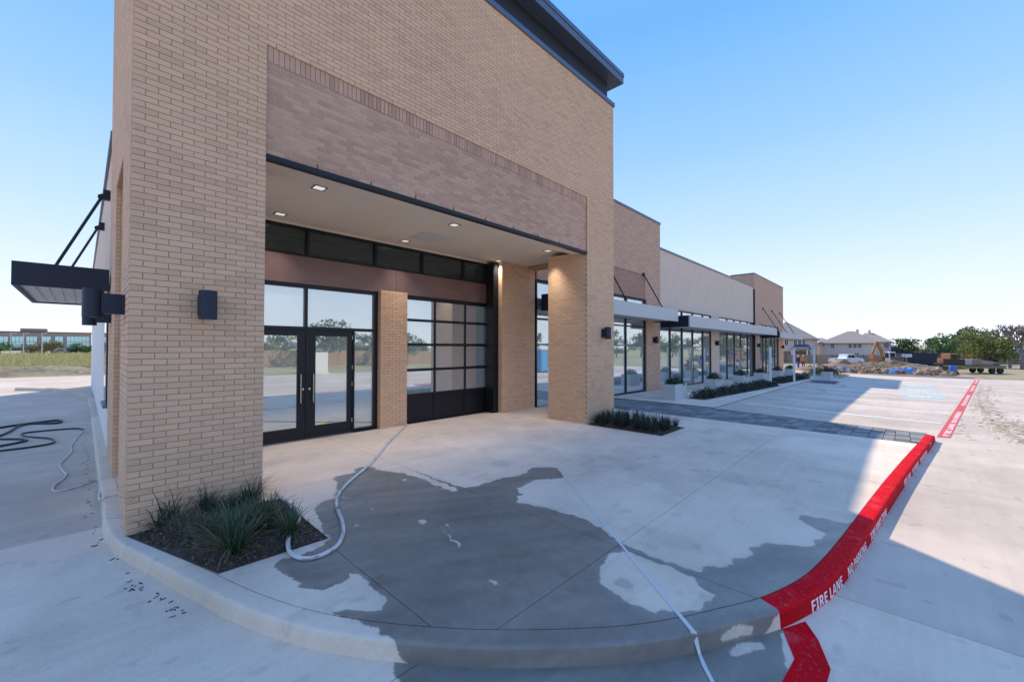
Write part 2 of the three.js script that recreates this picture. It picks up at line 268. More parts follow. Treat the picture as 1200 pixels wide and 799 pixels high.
function kerbStrip(i0, i1, rows) { // rows: [inward offset, height]
  const pos = [], idx = [], uv = [];
  for (let i = i0; i <= i1; i++) for (const [o, y] of rows) { const p = kerbP[i], n = kerbN[i], q = o + Math.min(0, y) * (o < .1 ? 1 : 0); pos.push(p.x + n.x * o, y + gy(p.x), p.z + n.z * o); uv.push((p.x + n.x * q - AP.X0) / (AP.X1 - AP.X0), (p.z + n.z * q - AP.Z0) / (AP.Z1 - AP.Z0)); }
  const m = rows.length; for (let i = 0; i < i1 - i0; i++) for (let r = 0; r < m - 1; r++) { const a = i * m + r, b = a + m; idx.push(a, b, a + 1, a + 1, b, b + 1); }
  const g = new THREE.BufferGeometry(); g.setAttribute('position', new THREE.Float32BufferAttribute(pos, 3)); g.setAttribute('uv', new THREE.Float32BufferAttribute(uv, 2)); g.setIndex(idx); g.computeVertexNormals(); return g;
}
const kerbRows = [[KW, -.06], [KW, -.004], [KW - .006, 0], [.10, 0], [.03, -.001], [.013, -.006], [.004, -.016], [0, -.03], [-.006, -.085], [-.012, -.17]];
const kAt = (x) => { let k = 0, d = 1e9; kerbP.forEach((p, i) => { const e = Math.abs(p.x - x) + (p.z < 2 ? 99 : 0); if (e < d) { d = e; k = i; } }); return k; };
{
  const st = struct('curb'), kr = kAt(3.40), cuts = [0];
  for (let i = 45; i < kr - 20; i += 52) cuts.push(i); cuts.push(kr);
  for (let c = 0; c < cuts.length - 1; c++) add(st, 'curb_section', kerbStrip(cuts[c], cuts[c + 1], kerbRows), c < 3 ? mLot : apron);
  { const all = st.children.filter((o) => o.material === mLot); all.forEach((o) => o.geometry = muv(o.geometry)); }
  const redTex = (() => { const t = tex(512, 512, (u, v) => { const a = fbm(u * 9, v * 9, 4, 301, 9), s = fbm(u * 90, v * 90, 2, 311, 90), w = sstep(.60, .78, a) * .35 + sstep(.70, .8, s) * .55 + (vnoise(u * 6, v * 120, 321, 120) > .93 ? .3 : 0), k = .82 + .36 * a; return [lerp(.70, .60, w) * k, lerp(.003, .26, w * .3) * k, lerp(.012, .26, w * .3) * k]; }); t.repeat.set(.6, .6); return t; })();
  const mRedC = new THREE.MeshPhysicalMaterial({ color: rgb(1, 1, 1), map: redTex, roughness: .75, specularIntensity: .12 });
  add(st, 'painted_curb', muv(kerbStrip(kr, KN, kerbRows.slice(0, 8))), mRedC);
  // painted face with its letters, reading along the kerb
  const len = KT * (KN - kr) / KN, pxm = 190, lt = canvasTex(2048, 48, (c, w, h) => {
    c.fillStyle = '#c8141e'; c.fillRect(0, 0, w, h); for (let i = 0; i < 260; i++) { c.fillStyle = `rgba(${120 + 90 * rnd()},10,25,.35)`; c.fillRect(rnd() * w, rnd() * h, 3 + rnd() * 30, 1 + rnd() * 4); }
    c.fillStyle = '#f3ece8'; c.font = 'bold 36px sans-serif'; const k = 2048 / len;
    const word = (t, a, b) => { const m = c.measureText(t).width; c.save(); c.translate(a * k, 37); c.scale((b - a) * k / m, 1.12); c.fillText(t, 0, 0); c.restore(); };
    word('FIRE LANE', .42, 1.12); word('NO PARKING', 1.30, 2.15); word('TOW AWAY ZONE', 2.40, 3.55); word('FIRE LANE', 5.2, 5.95); word('NO PARKING', 6.15, 7.0); word('TOW AWAY ZONE', 7.2, 8.35);
  });
  lt.minFilter = THREE.LinearFilter;
  const g = kerbStrip(kr, KN, [[0, -.03], [-.006, -.085], [-.012, -.17]]), p = g.attributes.position, uv = new Float32Array(p.count * 2);
  for (let i = 0; i < p.count; i++) { uv[2 * i] = Math.floor(i / 3) / (KN - kr); uv[2 * i + 1] = [1, .6, 0][i % 3]; } g.setAttribute('uv', new THREE.BufferAttribute(uv, 2));
  add(st, 'lettered_face', g, new THREE.MeshPhysicalMaterial({ color: rgb(1, 1, 1), map: lt, roughness: .75, specularIntensity: .12 }));
  for (let i = 0; i < 3; i++) { const z0 = 2.2 + i * 2.75, g = rbx(51.9, 52.06, -.14, .15, z0, z0 + 2.74, .015); g.translate(0, gy(52) - .14, 0); add(st, 'curb_section', muv(g), mLot); }
  // the rounded end of the kerb
  const e = kerbP[KN], n = kerbN[KN]; const nose = new THREE.CylinderGeometry(KW / 2 - .002, KW / 2 + .008, .15, 24, 1, false, 0, Math.PI); nose.rotateY(-Math.atan2(-n.z, -n.x) - Math.PI * 0 + Math.PI); nose.translate(e.x + n.x * KW / 2, gy(e.x) - .0765, e.z + n.z * KW / 2); add(st, 'curb_nose', muv(nose), mRedC);
  // paint that ran on over the gutter
  const fl = [[917.8, 737], [944.7, 728], [959.6, 749], [974.5, 784], [969.6, 802], [915.8, 802], [932, 772]].map(([x, y]) => { const q = onY(x, y, -.14); return [q.x, q.z]; });
  add(st, 'red_paint_flare', muv(panelGeo(fl, () => -.1355, .002)), mRedC);
}
{ // the apron: panels between tooled joints, clipped to the kerb
  const st = struct('pavement'), inner = kerbP.map((p, i) => [p.x + kerbN[i].x * (KW + .004), p.z + kerbN[i].z * (KW + .004)]).filter((p) => p[1] > -4.2 || p[0] > 5);
  const P = [...inner, [13.6, -3.4], [.05, -3.4]];
  add(st, 'joint_filler', panelGeo(clipRect(P, 0, 12.02, -4, 7), (x) => gy(x) - .014, .01), mJoint);
  const xs = [-.2, 1.43, 3.45, 6.1, 8.84, 10, 12.02], zs = [-4.2, -.36, 3.89, 7];
  for (let i = 0; i < xs.length - 1; i++) for (let j = 0; j < zs.length - 1; j++) {
    const k = .0035, q = clipRect(P, xs[i] + (xs[i] === 10 ? 0 : k), xs[i + 1] - (xs[i + 1] === 10 ? 0 : k), zs[j] + k, zs[j + 1] - k); if (!q.length) continue;
    const g = panelGeo(q, (x) => gy(x), .02); if (g) add(st, 'concrete_panel', xzuv(g, AP.X0, AP.X1, AP.Z0, AP.Z1), apron);
  }
  // white joint sealant running out over the kerb
  const a = onY(652.5, 547), b = onY(813, 739.5), d = b.clone().sub(a).normalize(), n = V3(-d.z, 0, d.x);
  const seg = []; const path = [[a, .008], [a.clone().lerp(b, .5), .012], [b, .018]];
  for (let i = 0; i < 2; i++) { const [p, r] = path[i], [q, s] = path[i + 1]; seg.push([p.clone().addScaledVector(n, r), q.clone().addScaledVector(n, s), q.clone().addScaledVector(n, -s), p.clone().addScaledVector(n, -r)].map((v) => v.setY(.003))); }
  const c0 = b.clone(), t0 = onY(817.6, 766, -.14), t1 = onY(826, 780, -.14), t2 = onY(838, 803, -.14);
  const face = (p, q, r, s) => [p.clone().addScaledVector(n, r), q.clone().addScaledVector(n, s), q.clone().addScaledVector(n, -s), p.clone().addScaledVector(n, -r)];
  t0.setY(-.134); t1.setY(-.135); t2.setY(-.135); const o = V3(0.02, 0, .02); seg.push(face(c0.clone().setY(.003), c0.clone().addScaledVector(o, .5).setY(-.03), .024, .017), face(c0.clone().addScaledVector(o, .5).setY(-.03), t0.clone().addScaledVector(o, .6), .017, .012), face(t0.clone().addScaledVector(o, .6), t1, .012, .015), face(t1, t2, .015, .013));
  add(st, 'joint_sealant', poly3(seg), M(.70, .66, .60, .85));
}
{ // walk along the shops
  const st = struct('sidewalk'), xs = [14.9, 19.5, 24.1, 28.7, 33.3, 37.9, 42.5, 47.1, 52];
  add(st, 'joint_filler', panelGeo([[14.9, -3], [52, -3], [52, 1.25], [14.9, 1.25]], (x) => gy(x) - .014, .03), mJoint);
  for (let i = 0; i < xs.length - 1; i++) for (const [a, b] of [[-3, -.55], [-.55, 1.25]]) add(st, 'concrete_panel', muv(panelGeo([[xs[i] + .005, a + .004], [xs[i + 1] - .005, a + .004], [xs[i + 1] - .005, b - .004], [xs[i] + .005, b - .004]], (x) => gy(x), .05)), mWalk);
}
{ // paver crossing that ramps down to the lot
  const st = struct('paver_crossing'), gU = new RoundedBoxGeometry(1, 1, 1, 1, .02), cols = [.17, .20, .235, .27, .15].map((k) => M(k * 1.02, k, k * .97, .93, { bumpMap: concBump, bumpScale: .003 }));
  const yAt = (x, z) => lerp(gy(12.02), lotY(14.95, z), clamp01((x - 12.02) / 2.9)) + .004;
  const zEnd = (x) => kerbPts[29][1] + (x - 12) * .103 - .19;
  const bed = panelGeo([[12.025, -2.9], [14.9, -2.9], [14.9, zEnd(14.9)], [12.025, zEnd(12)]], (x, z) => yAt(x, z) - .016, .01); add(st, 'joint_filler', bed, mJoint);
  let z = -2.9, row = 0;
  while (z < 6.5) {
    const dz = [.26, .20, .26, .32][row % 4]; let x = 12.03;
    while (x < 14.88) {
      let dx = rr(.24, .5); if (x + dx > 14.7) dx = 14.89 - x; const cz = z + dz / 2, cx = x + dx / 2;
      if (cz < zEnd(cx) + .04) { const m = new THREE.Mesh(gU, cols[(rnd() * 5) | 0]); m.name = 'paver'; const s = (yAt(cx + .1, cz) - yAt(cx - .1, cz)) / .2, s2 = (yAt(cx, cz + .1) - yAt(cx, cz - .1)) / .2; m.scale.set(dx - .012, .06, dz - .012); m.position.set(cx, yAt(cx, cz) - .03 + rr(-.002, .002), cz); m.rotation.set(-Math.atan(s2), 0, Math.atan(s)); st.add(m); }
      x += dx;
    }
    z += dz; row++;
  }
}
{ // bare earth and straw of the building site beyond the lot
  const bump = (x, z) => .25 * (fbm(x * .12, z * .12, 4, 400) - .5) * sstep(54, 60, x);
  const sheet = (x0, x1, z0, z1, nx, nz, up) => { const g = new THREE.PlaneGeometry(x1 - x0, z1 - z0, nx, nz); g.rotateX(-Math.PI / 2); g.translate((x0 + x1) / 2, 0, (z0 + z1) / 2); const p = g.attributes.position; for (let i = 0; i < p.count; i++) { const x = p.getX(i), z = p.getZ(i); p.setY(i, gy(x) - .17 + up + bump(x, z)); } g.computeVertexNormals(); return muv(g); };
  struct('building_site_ground', sheet(51.9, 150, -60, 60, 90, 110, 0), mDirt);
  struct('straw_ground', sheet(51.95, 120, 11.5, 40, 60, 30, .03), mStraw);
}
{ // crumbs of mud that lorries dragged along the street
  const g = new THREE.IcosahedronGeometry(1, 0), curves = [[[1151, 450], [1147, 462], [1149, 474], [1160, 488], [1180, 504], [1203, 520]], [[1160, 452], [1158, 464], [1164, 478], [1182, 492], [1205, 506]], [[1122, 485], [1128, 505], [1138, 530], [1150, 552]], [[1066, 578], [1074, 590], [1080, 600]]].map((l) => new THREE.CatmullRomCurve3(l.map(([x, y]) => onG(x, y, -.14))));
  const n = 1500, im = new THREE.InstancedMesh(g, M(1, 1, 1, .97), n), mt = new THREE.Matrix4(), c = new THREE.Color();
  for (let i = 0; i < n; i++) { const k = rnd() < .5 ? 0 : rnd() < .75 ? 1 : rnd() < .7 ? 2 : 3, p = curves[k].getPoint(rnd()), s = .008 + .035 * Math.pow(rnd(), 3), w = k < 2 ? .5 : .3, x = p.x + rr(-w, w) * rnd(), z = p.z + rr(-w, w) * rnd(); mt.compose(V3(x, lotY(Math.max(x, 14.91), Math.max(z, 6)) + .004, z), new THREE.Quaternion().setFromEuler(new THREE.Euler(0, rnd() * 6, 0)), V3(s * rr(1, 3), s * .3, s * rr(.8, 2))); im.setMatrixAt(i, mt); const q = rr(.7, 1.3); im.setColorAt(i, c.setRGB(.42 * q, .32 * q, .20 * q)); }
  im.name = 'mud_crumbs'; im.userData = { kind: 'stuff', label: 'trail of dried mud crumbs curving over the street', category: 'mud' }; scene.add(im);
}
console.log('ground');
// ---------------------------------------------------------------- the shop building
const bld = thing('retail_building', 'long tan brick and stucco shop building with a tall open corner portal', 'building');
const BL = .216, BH = .0675, JT = .009; // brick module
const brickBump = tex(256, 128, (u, v) => fbm(u * 20, v * 10, 4, 500), false, false);
const tanCols = [], brownCols = [];
for (let i = 0; i < 9; i++) { const k = .84 + .26 * hash(i, 1, 5), h = hash(i, 2, 5); tanCols.push([.745 * k * (1 + .03 * h), .475 * k, .305 * k * (1 - .06 * h)]); }
for (let i = 0; i < 9; i++) { const k = .76 + .38 * hash(i, 3, 5), h = hash(i, 4, 5); brownCols.push([.60 * k, .35 * k * (1 + .06 * h), .24 * k * (1 + .08 * h)]); }
for (const L of [tanCols, brownCols]) L.sort((a, b) => a[0] + a[1] - b[0] - b[1]);
const brickMat = (c) => M(c[0], c[1], c[2], .9, { bumpMap: brickBump, bumpScale: .0025 });
const tanMats = tanCols.map(brickMat), brownMats = brownCols.map(brickMat);
const mortarTex = tex(256, 256, (u, v) => { const k = .85 + .3 * fbm(u * 30, v * 30, 3, 520, 30); return [.46 * k, .275 * k, .16 * k]; });
const mMortar = M(1, 1, 1, .95, { map: mortarTex }), mMortarLight = M(.78, .56, .42, .95);
const gBrick = (() => { // unit brick: face at z = 0, a small arris round the face
  const g = new THREE.BoxGeometry(1, 1, 1); g.translate(0, 0, -.5); return g;
})();
const bricks = { tan: [], brown: [] }, DEP = .05;
// one wall face of bricks: o = lower start corner on the face, u = along, n = out of the wall; spans(y0, y1) gives the stretches to fill
function brickFace(kind, o, u, n, height, spans, phase = 0, opt = {}) {
  const up = V3(0, 1, 0), rot = new THREE.Matrix4().makeBasis(u, up, n), q = new THREE.Quaternion().setFromRotationMatrix(rot);
  const rows = Math.ceil(height / BH - .01);
  for (let r = 0; r < rows; r++) {
    const y = r * BH, off = ((r + phase) % 2 ? BL / 2 : 0);
    for (const [a, b] of spans(y, y + BH)) {
      let s = a; const k0 = Math.floor((a - off) / BL + 1e-4);
      for (let k = k0; ; k++) {
        const e = Math.min(b, off + (k + 1) * BL); if (e - s > .03) {
          const len = e - s - JT, c = (s + e) / 2;
          const pos = o.clone().addScaledVector(u, c); pos.y += y + BH / 2; pos.addScaledVector(n, (hash(r, k, 11) - .5) * .0016);
          bricks[kind].push({ pos, q, s: [len, BH - JT, DEP], c: Math.min(8, (clamp01(hash(r * 7 + (opt.s || 0), k * 13, 21) * .75 + .25 * 2 * (fbm(pos.x * .5 + pos.z * .5, pos.y * .7, 3, 530) - .25)) * 9) | 0) });
        }
        s = e; if (e >= b - 1e-4) break;
      }
    }
  }
}
const X = V3(1, 0, 0), Zp = V3(0, 0, 1), mX = V3(-1, 0, 0), mZ = V3(0, 0, -1);
const TW = 10.24, OX0 = 1.296, OX1 = 8.85, TOPB = 9.0, LINT = 4.55, PTOP = 6.04, SOLD = 5.80, PD = 1.31, TD = 4.75, I = .006;
// cores behind the bricks (mortar colour shows in the joints)
function core(name, ...b) { return add(bld, name, bxm(...b), mMortar); }
core('pier', I, OX0 - I, -.2, LINT, -PD + I, -I);
core('pier', OX1 + I, TW - I, -.2, LINT, -PD + I, -I);
core('pier', I, .6, -.2, 4.5, -TD + .02, -2.87 - I);
core('front_wall', I, TW - I, PTOP, TOPB, -.4, -I);
core('front_wall', I, OX0 - .002, LINT, PTOP, -.4, -I);
core('front_wall', OX1 + .002, TW - I, LINT, PTOP, -.4, -I);
add(bld, 'brown_panel_core', bxm(OX0, OX1, 4.702, PTOP - .002, -.4, -.032 - I), mMortarLight);
add(bld, 'brown_panel_core', bxm(OX0, OX1, LINT + .013, 4.7, -.099, -.032 - I), mMortarLight);
core('side_wall', I, .4, 4.5, TOPB, -TD + .02, -.41);
core('side_wall', TW - .4, TW - I, 4.62, TOPB, -TD + .02, -.41);
core('rear_wall', .41, TW - .41, 4.72, TOPB, -TD + .02, -TD + .3);
add(bld, 'tower_roof', bxm(.05, TW - .05, 8.7, 8.9, -TD + .31, -.41), M(.3, .3, .3));
// front face
brickFace('tan', V3(0, 0, 0), X, Zp, TOPB, (y0, y1) => {
  const m = (y0 + y1) / 2; if (m < LINT) return [[0, OX0], [OX1, TW]]; if (m < PTOP) return [[0, OX0], [OX1, TW]]; return [[0, TW]];
});
// side faces of the piers and of the tower
brickFace('tan', V3(0, 0, -TD), Zp, mX, TOPB, (y0, y1) => { const m = (y0 + y1) / 2; if (m < 4.5) return [[0, TD - 2.87], [TD - PD, TD - DEP]]; return [[0, TD - DEP]]; }, 1, { s: 50 });
brickFace('tan', V3(OX1, 0, -PD), Zp, mX, LINT, () => [[0, PD - DEP]], 1, { s: 60 });
brickFace('tan', V3(TW, 0, -DEP), mZ, X, TOPB, (y0, y1) => (y0 < LINT ? [[0, PD - DEP]] : [[0, 4.5]]), 1, { s: 70 });
brickFace('tan', V3(OX0, 0, -DEP), mZ, X, LINT, () => [[0, PD - DEP * 2]], 1, { s: 71 });
brickFace('tan', V3(OX0, 0, -PD), mX, mZ, LINT, () => [[0, OX0 - DEP]], 0, { s: 72 });
brickFace('tan', V3(TW, 0, -PD), mX, mZ, LINT, () => [[DEP, TW - OX1 - DEP]], 0, { s: 73 });
brickFace('tan', V3(0, 0, -2.87), X, Zp, 4.5, () => [[DEP, .6]], 0, { s: 74 });
// brown panel over the opening: running bond under a soldier course, set back a little
brickFace('brown', V3(0, LINT + .02, -.032), X, Zp, SOLD - LINT - .03, () => [[OX0 + .006, OX1 - .006]], 0, { s: 80 });
{ const q = new THREE.Quaternion(); for (let k = 0; OX0 + .01 + (k + 1) * BH < OX1; k++) bricks.brown.push({ pos: V3(OX0 + .01 + (k + .5) * BH, (SOLD + PTOP) / 2, -.022), q, s: [BH - JT, PTOP - SOLD - .016, DEP], c: (hash(k, 5, 9) * 9) | 0, soldier: true }); }
// back wall piers of the portal
const P2 = [4.76, 5.52], P3 = [8.62, 10.19];
core('pier', P2[0] + I, P2[1] - I, -.05, 3.4, -3.7, -3.34 - I);
core('pier', P3[0] + I, P3[1] - I, -.05, 4.70, -3.6, -2.95 - I);
brickFace('tan', V3(P2[0], 0, -3.34), X, Zp, 3.38, () => [[0, P2[1] - P2[0]]], 0, { s: 90 });
brickFace('tan', V3(P2[0], 0, -3.7), Zp, mX, 3.38, () => [[0, .36 - DEP]], 1, { s: 91 });
brickFace('tan', V3(P2[1], 0, -3.34 - DEP), mZ, X, 3.38, () => [[0, .3]], 1, { s: 94 });
brickFace('tan', V3(P3[0], 0, -2.95), X, Zp, 4.68, () => [[0, P3[1] - P3[0]]], 0, { s: 92 });
brickFace('tan', V3(P3[0], 0, -3.6), Zp, mX, 4.68, () => [[0, .65 - DEP]], 1, { s: 93 });
{ // the largest bricks in view stand singly, the rest of the brickwork is one piece of each colour
  const eye = CAM.p;
  for (const [kind, mats, cols, single, rest] of [['tan', tanMats, tanCols, 'brick', 'brickwork'], ['brown', brownMats, brownCols, 'brown_brick', 'brown_brickwork']]) {
    const L = bricks[kind];
    for (const b of L) { const n = V3(0, 0, 1).applyQuaternion(b.q), d = eye.clone().sub(b.pos), r = d.length(), v = b.pos.clone().sub(eye); const dz = v.dot(CF); const ok = dz > .3 && Math.abs(v.dot(CAM.R0) / dz) < 1.25 && Math.abs(v.dot(CAM.U0) / dz) < .83; b.big = ok ? b.s[0] * b.s[1] * Math.max(0, n.dot(d) / r) / (dz * dz) : 0; }
    L.sort((a, b) => b.big - a.big);
    const near = L.slice(0, 300), far = L.slice(300);
    for (const b of near) { const m = add(bld, single, gBrick, mats[b.c]); m.position.copy(b.pos); m.quaternion.copy(b.q); m.scale.set(...b.s); }
    const im = new THREE.InstancedMesh(gBrick, M(1, 1, 1, .9, { bumpMap: brickBump, bumpScale: .0025 }), far.length), mt = new THREE.Matrix4(), c = new THREE.Color();
    far.forEach((b, i) => { mt.compose(b.pos, b.q, V3(...b.s)); im.setMatrixAt(i, mt); c.setRGB(...cols[b.c]); im.setColorAt(i, c); });
    im.name = rest; im.userData.kind = 'stuff'; bld.add(im);
  }
  console.log('bricks', bricks.tan.length, bricks.brown.length);
}
// metals, glass
const mFrame = M(.018, .020, .026, .38, { metalness: .5 }), mBlack = M(.012, .013, .016, .45, { metalness: .3 }), mNavy = M(.016, .022, .042, .5, { metalness: .25 });
const mCoping = M(.13, .155, .20, .42, { metalness: .55 }), mSteel = M(.62, .62, .63, .25, { metalness: 1 });
const mGlass = new THREE.MeshPhysicalMaterial({ color: rgb(.86, .93, .94), roughness: .012, metalness: .68, transmission: 1, thickness: 0, ior: 1.7 });
const mGlassDark = new THREE.MeshPhysicalMaterial({ color: rgb(.50, .62, .60), roughness: .03, metalness: .06, transmission: 1, thickness: 0, ior: 1.5 });
// portal head: steel angle, soffit, trim
add(bld, 'steel_lintel', bx(OX0 - .0, OX1, 4.495, LINT + .012, -.10, .012), mBlack);
for (let k = 0; k < 9; k++) add(bld, 'weep_vent', bx(1.95 + k * .82, 1.962 + k * .82, LINT + .012, LINT + .085, -.03, -.024), mBlack);
const soffitTex = (() => { const t = tex(512, 512, (u, v) => { const k = .93 + .14 * fbm(u * 6, v * 6, 5, 540, 6); return [.78 * k, .66 * k, .52 * k]; }); t.repeat.set(.25, .25); return t; })();
const mSoffit = M(1, 1, 1, .9, { map: soffitTex });
add(bld, 'soffit', bxm(.42, TW - .42, 4.70, 4.76, -3.52, -.41), mSoffit);
add(bld, 'soffit_return', bxm(OX0, OX1, 4.53, 4.699, -.43, -.101), mSoffit);
add(bld, 'soffit_trim', bxm(.42, 9.9, 4.655, 4.698, -3.52, -3.44), mSoffit);
add(bld, 'access_panel', bxm(5.1, 5.84, 4.692, 4.699, -2.7, -1.93), M(.62, .60, .57, .6));
for (const s of [[.42, OX0, -PD - .6, -PD + .05]]) 0;
// cornice and coping
add(bld, 'coping', rbx(-.03, TW + .03, TOPB, 9.12, -.45, .035, .008), mCoping);
add(bld, 'coping', rbx(-.03, .42, TOPB, 9.12, -TD - .03, -.452, .008), mCoping);
add(bld, 'coping', rbx(TW - .42, TW + .03, TOPB, 9.12, -TD - .03, -.452, .008), mCoping);
add(bld, 'attic_wall', bx(.1, 10.1, 9.12, 9.74, -TD + .1, -.12), M(.03, .033, .045, .5, { metalness: .3 }));
add(bld, 'cornice', rbx(-.22, 10.46, 9.70, 9.87, -TD - .2, .21, .006), mCoping);
add(bld, 'cornice_cap', rbx(-.235, 10.475, 9.88, 10.0, -TD - .21, .225, .008), mCoping);
// portal glazing
const GZ = -3.54;
function frameBar(g, x0, x1, y0, y1, z = GZ, d = .06, m = mFrame, name = 'frame') { return add(g, name, bx(x0, x1, y0, y1, z - d, z + d), m); }
function pane(g, x0, x1, y0, y1, z = GZ, m = mGlass) { return add(g, 'pane', bx(x0, x1, y0, y1, z - .004, z + .004), m); }
{
  const e = part(bld, 'entrance');
  frameBar(e, 1.3, 4.76, 3.32, 3.40); for (const [a, b] of [[1.3, 1.38], [1.92, 1.98], [4.66, 4.755]]) frameBar(e, a, b, .0, 3.32);
  frameBar(e, 1.98, 4.66, 2.40, 2.47); frameBar(e, 3.03, 3.09, 2.47, 3.32); frameBar(e, 4.125, 4.17, .0, 2.40, GZ, .055);
  pane(e, 1.98, 3.03, 2.47, 3.32); pane(e, 3.09, 4.66, 2.47, 3.32); pane(e, 4.17, 4.66, .08, 2.40); frameBar(e, 4.17, 4.66, .0, .08, GZ, .05); pane(e, 1.38, 1.92, .08, 3.32); frameBar(e, 1.38, 1.92, 0, .08, GZ, .05);
  add(e, 'threshold', bx(1.98, 4.12, .001, .014, GZ - .1, GZ + .1), mSteel);
  for (const [a, b, hx] of [[1.985, 3.055, 2.95], [3.065, 4.12, 3.215]]) {
    const d = part(bld, 'door'), z = GZ + .005, S = hx < 3 ? [.2, .165] : [.21, .12];
    frameBar(d, a, a + S[0], .014, 2.395, z, .024, mFrame, 'stile'); frameBar(d, b - S[1], b, .014, 2.395, z, .024, mFrame, 'stile');
    frameBar(d, a + S[0], b - S[1], .014, .27, z, .024, mFrame, 'rail'); frameBar(d, a + S[0], b - S[1], 2.27, 2.395, z, .024, mFrame, 'rail');
    pane(d, a + S[0], b - S[1], .27, 2.27, z);
    add(d, 'handle', merge([rod(V3(hx, .80, z + .085), V3(hx, 1.43, z + .085), .0125, .0125, 12), rod(V3(hx, .93, z + .02), V3(hx, .93, z + .085), .009), rod(V3(hx, 1.30, z + .02), V3(hx, 1.30, z + .085), .009)]), mSteel);
    add(d, 'lock', rod(V3(hx + (hx < 3 ? .06 : -.07), 1.1, z + .02), V3(hx + (hx < 3 ? .06 : -.07), 1.1, z + .04), .022, .022, 14), mSteel);
    for (const y of [.25, 1.1, 1.5, 2.2]) add(d, 'hinge', rod(V3(hx < 3 ? a : b, y, z + .03), V3(hx < 3 ? a : b, y + .09, z + .03), .012), mSteel);
  }
  add(e, 'sticker', bx(3.4, 3.54, .31, .335, GZ + .012, GZ + .0135), M(.7, .72, .05, .6));
  add(e, 'sticker', bx(2.7, 2.82, 2.2, 2.225, GZ + .012, GZ + .0135), M(.7, .72, .05, .6));
}
{ // metal header band and clerestory
  const c = part(bld, 'header_band');
  const bandTex = tex(512, 128, (u, v) => { const k = .85 + .3 * fbm(u * 10, v * 3, 4, 560); return [.20 * k, .118 * k, .108 * k]; }, true, false);
  const mBand = M(1, 1, 1, .36, { map: bandTex, metalness: .3 });
  add(c, 'band_panel', bx(1.3, 5.245, 3.405, 4.0, GZ - .05, GZ + .09), mBand); add(c, 'band_panel', bx(5.253, 8.6, 3.405, 4.0, GZ - .05, GZ + .09), mBand);
  const k = part(bld, 'clerestory'); frameBar(k, 1.3, 8.62, 4.0, 4.055); frameBar(k, 1.3, 8.62, 4.60, 4.655);
  const ms = [1.3, 3.08, 4.7, 6.08, 7.53, 8.6]; for (const m of ms) frameBar(k, m - .03, m + .03, 4.055, 4.60); for (let i = 0; i < 5; i++) pane(k, ms[i] + .03, ms[i + 1] - .03, 4.055, 4.60, GZ, mGlassDark);
}
{ // overhead door of glass
  const d = part(bld, 'garage_door'), z = GZ + .03, xs = [5.44, 6.5, 7.6, 8.7], ys = [.02, .74, 1.41, 2.09, 2.75, 3.33];
  for (let r = 0; r < 5; r++) for (let c = 0; c < 3; c++) {
    const x0 = xs[c] + .03, x1 = xs[c + 1] - .03, y0 = ys[r] + .035, y1 = ys[r + 1] - .035;
    if (r) pane(d, x0, x1, y0, y1, z); else { add(d, 'solid_panel', bx(x0, x1, y0 + .05, y1, z - .012, z + .006), mFrame); }
  }
  for (let r = 0; r < 6; r++) { const a = r ? ys[r] - .035 : .02, b = r < 5 ? (r ? ys[r] + .035 : .105) : 3.36; if (r && r < 5) { add(d, 'rail', bx(xs[0], xs[3], a, ys[r] - .002, z - .025, z + .025), mFrame); add(d, 'rail', bx(xs[0], xs[3], ys[r] + .002, b, z - .025, z + .025), mFrame); } else add(d, 'rail', bx(xs[0], xs[3], a, b, z - .025, z + .025), mFrame); }
  for (let r = 0; r < 5; r++) for (const x of xs) { const a = r ? ys[r] + .035 : .105, b = r < 4 ? ys[r + 1] - .035 : ys[5] - .035; add(d, 'stile', bx(x - .03, x + .03, a, b, z - .024, z + .024), mFrame); }
  add(bld, 'door_seal', bx(5.44, 8.7, .002, .018, z - .03, z + .03), mBlack);
  add(bld, 'head_trim', bx(5.53, 8.6, 3.345, 3.40, GZ - .06, GZ + .075), mFrame);
  add(bld, 'steel_jamb', bx(8.40, 8.615, 0, 4.65, -3.44, -3.10), mBlack); add(bld, 'steel_jamb', bx(5.525, 5.56, 0, 3.34, -3.62, -3.42), mBlack);
}
// rooms behind the glass
const mDrywall = M(.34, .33, .31, .95), mFloorIn = M(.26, .25, .24, .8), mDeck = M(.16, .165, .17, .8), mJoist = M(.30, .31, .32, .7);
add(bld, 'floor', bx(.4, 49.5, -.9, -.05, -12.5, -3.72), mFloorIn);
add(bld, 'interior_wall', bx(.3, 49.6, -.05, 5.7, -12.8, -12.5), mDrywall);
for (const x of [10.4, 19.6, 28.6, 38.6]) add(bld, 'interior_wall', bx(x, x + .15, -.4, 5.7, -12.4, -3.75), mDrywall);
add(bld, 'roof', bxm(.31, 49.6, 5.72, 5.95, -26.1, -4.8), mDeck); add(bld, 'roof', bxm(10.3, 49.6, 5.72, 5.95, -4.79, -3.25), mDeck);
for (let k = 0; k < 6; k++) { // open-web joists
  const z = -4.9 - k * 1.25, L = []; for (const y of [5.6, 4.95]) L.push(bx(.5, 10.3, y - .03, y + .03, z - .03, z + .03)); for (let x = .6; x < 10; x += .7) { L.push(bar(V3(x, 4.97, z), V3(x + .35, 5.58, z), .022, .022), bar(V3(x + .35, 5.58, z), V3(x + .7, 4.97, z), .022, .022)); } add(bld, 'roof_joist', merge(L), mJoist);
}
